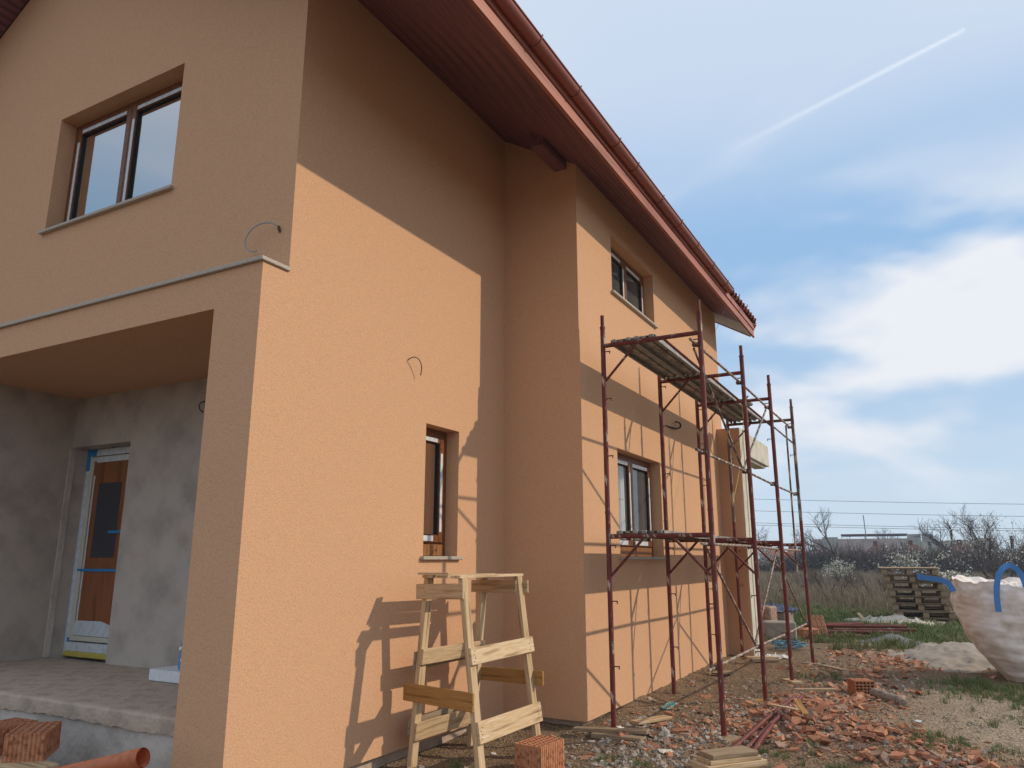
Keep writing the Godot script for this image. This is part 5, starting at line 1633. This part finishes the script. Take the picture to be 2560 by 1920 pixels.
func make_plants() -> void:
	tree("bare_tree", "slender bare tree standing alone in the scrub of the field", "tree", ground_at(2088, 52.0), 5.0, 5, 1, 14, 0.10)
	tree("bare_shrub", "bare twiggy shrub at the foot of the lone field tree", "shrub", ground_at(2075, 33.0), 1.9, 4, 4, 15, 0.02, 0.0, "", 0.6)
	tree("bare_shrub", "dark bare shrub standing in the weeds beside the pallet stack", "shrub", ground_at(2165, 34.0), 1.7, 4, 5, 16, 0.02, 0.0, "", 0.7)
	tree("bare_shrub", "low bare brush behind the far end of the scaffold", "shrub", ground_at(1990, 40.0), 1.5, 4, 4, 26, 0.02, 0.0, "", 0.7)
	tree("blossom_shrub", "small shrub with white blossom beside the lone field tree", "shrub", ground_at(2105, 50.0), 2.2, 3, 6, 17, 0.03, 2.2, "", 0.5)
	tree("blossom_shrub", "white blossoming bush behind the pallet stack", "shrub", ground_at(2305, 44.0), 3.1, 3, 6, 18, 0.03, 2.2, "", 0.45)
	tree("blossom_shrub", "low white blossoming bush behind the bulk bag", "shrub", ground_at(2370, 34.0), 1.7, 3, 7, 19, 0.02, 2.2, "", 0.9)
	tree("blossom_tree", "large spreading tree in white blossom above the bulk bag", "tree", ground_at(2490, 46.0), 4.4, 4, 6, 20, 0.05, 0.8, "", 0.55)
	tree("blossom_tree", "second blossoming tree next to the large one behind the bag", "tree", ground_at(2575, 50.0), 4.0, 4, 5, 27, 0.05, 0.8, "", 0.6)
	tree("blossom_shrub", "pale green budding bush seen between the scaffold poles", "shrub", ground_at(1905, 80.0), 4.2, 3, 6, 21, 0.05, 3.0, "", 0.5)
	tree("round_tree", "bare round-headed tree over the far red roof", "tree", ground_at(2398, 118.0), 8.6, 5, 1, 22, 0.24)
	tree("round_tree", "wider bare round-headed tree next to the far grey hut", "tree", ground_at(2447, 121.0), 9.0, 5, 1, 23, 0.24)
	tree("far_tree", "bare bushy tree behind the far flat roof", "tree", ground_at(2245, 190.0), 10.5, 5, 1, 24, 0.3)
	tree("far_tree", "bare feathery tree seen through the scaffold over the orange roofs", "tree", ground_at(1922, 130.0), 8.2, 5, 1, 25, 0.2)
	tree("far_tree", "second bare tree seen through the scaffold over the orange roofs", "tree", ground_at(1975, 135.0), 7.2, 5, 1, 28, 0.2)
	# hedge along the far edge of the field: one mass of twigs
	var tm := MB.new()
	var r := RandomNumberGenerator.new(); r.seed = 77
	for k in 130:
		var a := r.randf() * TAU; var b := asin(r.randf())
		var d := Vector3(cos(a) * cos(b), sin(b), sin(a) * cos(b))
		var p := Vector3(r.randfn(0, 0.35), r.randf_range(0.0, 0.7), r.randfn(0, 0.35))
		var s := d.cross(Vector3(r.randfn(), r.randfn(), r.randfn())).normalized() * r.randf_range(0.012, 0.04)
		var q := p + d * r.randf_range(0.35, 0.9)
		tm.col = Color.WHITE * r.randf_range(0.6, 1.2)
		tm.quad(p - s, p + s, q + s * 0.4, q - s * 0.4, d.cross(s))
	var spots := []
	for k in 820:
		var d := r.randf_range(88.0, 112.0)
		var u := r.randf_range(1840.0, 2640.0)
		var p := ground_at(u, d)
		var top := 1.8 + 1.4 * hill.get_noise_1d(u * 0.9 + 40.0) + 0.9 * pow(r.randf(), 2.0)
		if u < 2010.0: top *= 0.75
		var hgt := top * r.randf_range(0.55, 1.0)
		var w := r.randf_range(1.2, 2.4)
		spots.append([Transform3D(Basis(Vector3.UP, r.randf() * TAU).scaled(Vector3(w, hgt, w)), p), Color(0.15, 0.115, 0.105).lerp([Color(0.10, 0.105, 0.07), Color(0.20, 0.14, 0.125), Color(0.085, 0.075, 0.075)][k % 3], r.randf())])
	grow("hedge", "dark leafless hedge along the far edge of the field", "hedge", tm.mesh(), M.hedge, spots)

# ---------------------------------------------------------------- far buildings
func far_box(o: Node, called: String, u0: float, u1: float, vtop: float, d: float, deep: float, mt: Material, vbot := 1440.0) -> MeshInstance3D:
	var a := pix(u0, 1400, d); var b := pix(u1, 1400, d)
	var top := pix((u0 + u1) * 0.5, vtop, d).y
	var bot := minf(0.0, pix((u0 + u1) * 0.5, vbot, d).y) if vbot > 1430 else pix((u0 + u1) * 0.5, vbot, d).y
	var along := (b - a); along.y = 0
	var w := along.length(); along = along / w
	var n := Vector3(-along.z, 0, along.x); if n.z < 0: n = -n
	var m := MB.new()
	m.box(Transform3D(Basis(along, Vector3.UP, n), Vector3((a.x + b.x) * 0.5, (top + bot) * 0.5, (a.z + b.z) * 0.5) - n * deep * 0.5), Vector3(w, top - bot, deep))
	return part(o, called, m.mesh(), mt)

func far_windows(o: Node, us: Array, v0: float, v1: float, wid: float, d: float) -> void:
	for u in us: far_box(o, "window", u - wid * 0.5, u + wid * 0.5, v0, d - 0.06, 0.1, M.far_window, v1)

func gable(label: String, u0: float, u1: float, vridge: float, veave: float, d: float, roof: Material, wall: Material) -> void:
	var c := ground_at((u0 + u1) * 0.5, d)
	var t := thing("far_house", label, "house", c)
	far_box(t, "wall", u0 + 4, u1 - 4, veave, d, 7.0, wall)
	var a := pix(u0, veave, d); var b := pix(u1, veave, d)
	var ra := pix(lerpf(u0, u1, 0.36), vridge, d + 4.0); var rb := pix(lerpf(u0, u1, 0.64), vridge, d + 4.0)
	var back := Vector3(0, 0, -8.0)
	var m := MB.new()
	m.quad(a, b, rb, ra, Vector3(0, 1, 1))
	m.quad(a + back, b + back, rb, ra, Vector3(0, 1, -1))
	m.tri(a, a + back, ra, Vector3(-1, 1, 0))
	m.tri(b, b + back, rb, Vector3(1, 1, 0))
	m.quad(a, b, b + back, a + back, Vector3.DOWN)
	var rf := part(t, "roof", m.mesh(), roof)
	m = MB.new()
	var cp: Vector3 = ra.lerp(rb, 0.3)
	m.aab(cp + Vector3(-0.3, -0.8, -0.3), cp + Vector3(0.3, 0.6, 0.3))
	part(rf, "chimney", m.mesh(), roof)

func make_far() -> void:
	var d := 170.0
	var t := thing("apartment_block", "long weathered flat-roofed block with a steel canopy on its roof", "building", ground_at(2200, d))
	far_box(t, "wall", 2036, 2275, 1347, d, 12.0, M.wall_pink)
	far_box(t, "stair_tower", 2274, 2309, 1335, d - 0.5, 8.0, M.wall_grey)
	far_box(t, "wall", 2275, 2345, 1352, d - 0.3, 12.0, M.wall_cream)
	far_box(t, "stair_tower", 2311, 2339, 1336, d + 1.0, 8.0, M.wall_grey)
	far_box(t, "wall", 2345, 2460, 1351, d + 2.0, 12.0, M.wall_cream)
	var can := far_box(t, "canopy", 2108, 2276, 1334.5, d - 0.2, 8.0, M.far_steel, 1338.5)
	for u in [2110, 2130, 2168, 2202, 2225, 2250]: far_box(can, "post", u - 0.7, u + 0.7, 1338.6, d - 0.3, 0.3, M.far_steel, 1347)
	far_box(t, "parapet", 2060, 2100, 1343, d - 0.4, 3.0, M.wall_grey)
	far_windows(t, [2062, 2084, 2104, 2139, 2157, 2186, 2205, 2222, 2240, 2258], 1356, 1366, 6.5, d)
	far_windows(t, [2062, 2084, 2104, 2139, 2157, 2186, 2205, 2222, 2240, 2258], 1376, 1386, 6.5, d)
	far_windows(t, [2300, 2328], 1356, 1364, 7.0, d - 0.3)
	far_windows(t, [2300, 2328], 1367, 1374, 7.0, d - 0.3)
	far_windows(t, [2356, 2370, 2386, 2402, 2418], 1359, 1366, 5.0, d + 2.0)
	var a := pix(2158, 1332, d - 1.0)
	var o := pipe(self, "antenna_mast", [pix(2165, 1348, d - 1.0), pix(2164, 1333, d - 1.0), pix(2158, 1288, d - 1.0)], 0.09, M.wire, 5)
	tag(o, "thin antenna mast rising above the far flat roof", "mast")
	gable("low house with a dark steep roof before the long block", 2158, 2228, 1362, 1388, 128.0, M.far_roof, M.wall_grey)
	gable("second dark-roofed house between the block's canopy and stair tower", 2240, 2322, 1361, 1392, 126.0, M.far_roof, M.wall_grey)
	gable("house with a wide dull red hipped roof beyond the blossoming bush", 2318, 2500, 1360, 1392, 122.0, M.far_roof, M.wall_cream)
	gable("orange-roofed house seen between the scaffold poles", 1896, 1958, 1370, 1388, 112.0, M.far_roof_b, M.wall_cream)
	gable("smaller orange-roofed shed beside the other orange-roofed house", 1950, 2012, 1374, 1392, 114.0, M.far_roof_b, M.wall_grey)
	t = thing("far_hut", "flat grey hut with a dark roof beside the round-headed trees", "building", ground_at(2475, 140.0))
	far_box(t, "wall", 2450, 2500, 1345, 140.0, 6.0, M.wall_grey)
	far_windows(t, [2466, 2484], 1354, 1362, 5.0, 140.0)
	# power lines
	var wires := [[1250.5, 1260, "topmost power line across the sky"], [1280.0, 1290.5, "second power line from the top across the sky"], [1310.0, 1321.5, "upper one of the two lowest power lines"], [1315.5, 1327.0, "lowest power line across the sky"]]
	for w in wires:
		var pts := []
		for k in 33:
			var u := lerpf(1780, 2760, k / 32.0)
			var sag := 4.0 * (1.0 - pow((k / 32.0 - 0.62) / 0.62, 2.0))
			pts.append(pix(u, lerpf(w[0] - 1.0, w[1], (u - 1890) / 670.0) + sag - 3.2, 95.0))
		var q := pipe(self, "power_line", pts, 0.022, M.wire, 4)
		tag(q, w[2], "power line")
	o = pipe(self, "utility_pole", [ground_at(2533, 70.0) - Vector3(0, 0.2, 0), pix(2528, 1340, 70.0)], 0.11, M.bark, 8)
	tag(o, "dark leaning utility pole behind the blossoming tree", "pole")

func _ready() -> void:
	rng.seed = 20240407
	hill.seed = 5
	hill.frequency = 0.5
	hill.noise_type = FastNoiseLite.TYPE_SIMPLEX_SMOOTH
	hill.fractal_octaves = 3
	make_light()
	make_materials()
	make_ground()
	make_house()
	make_scaffold()
	make_trestle()
	make_small_things()
	make_rubble()
	make_far()
	make_plants()
	make_grass()
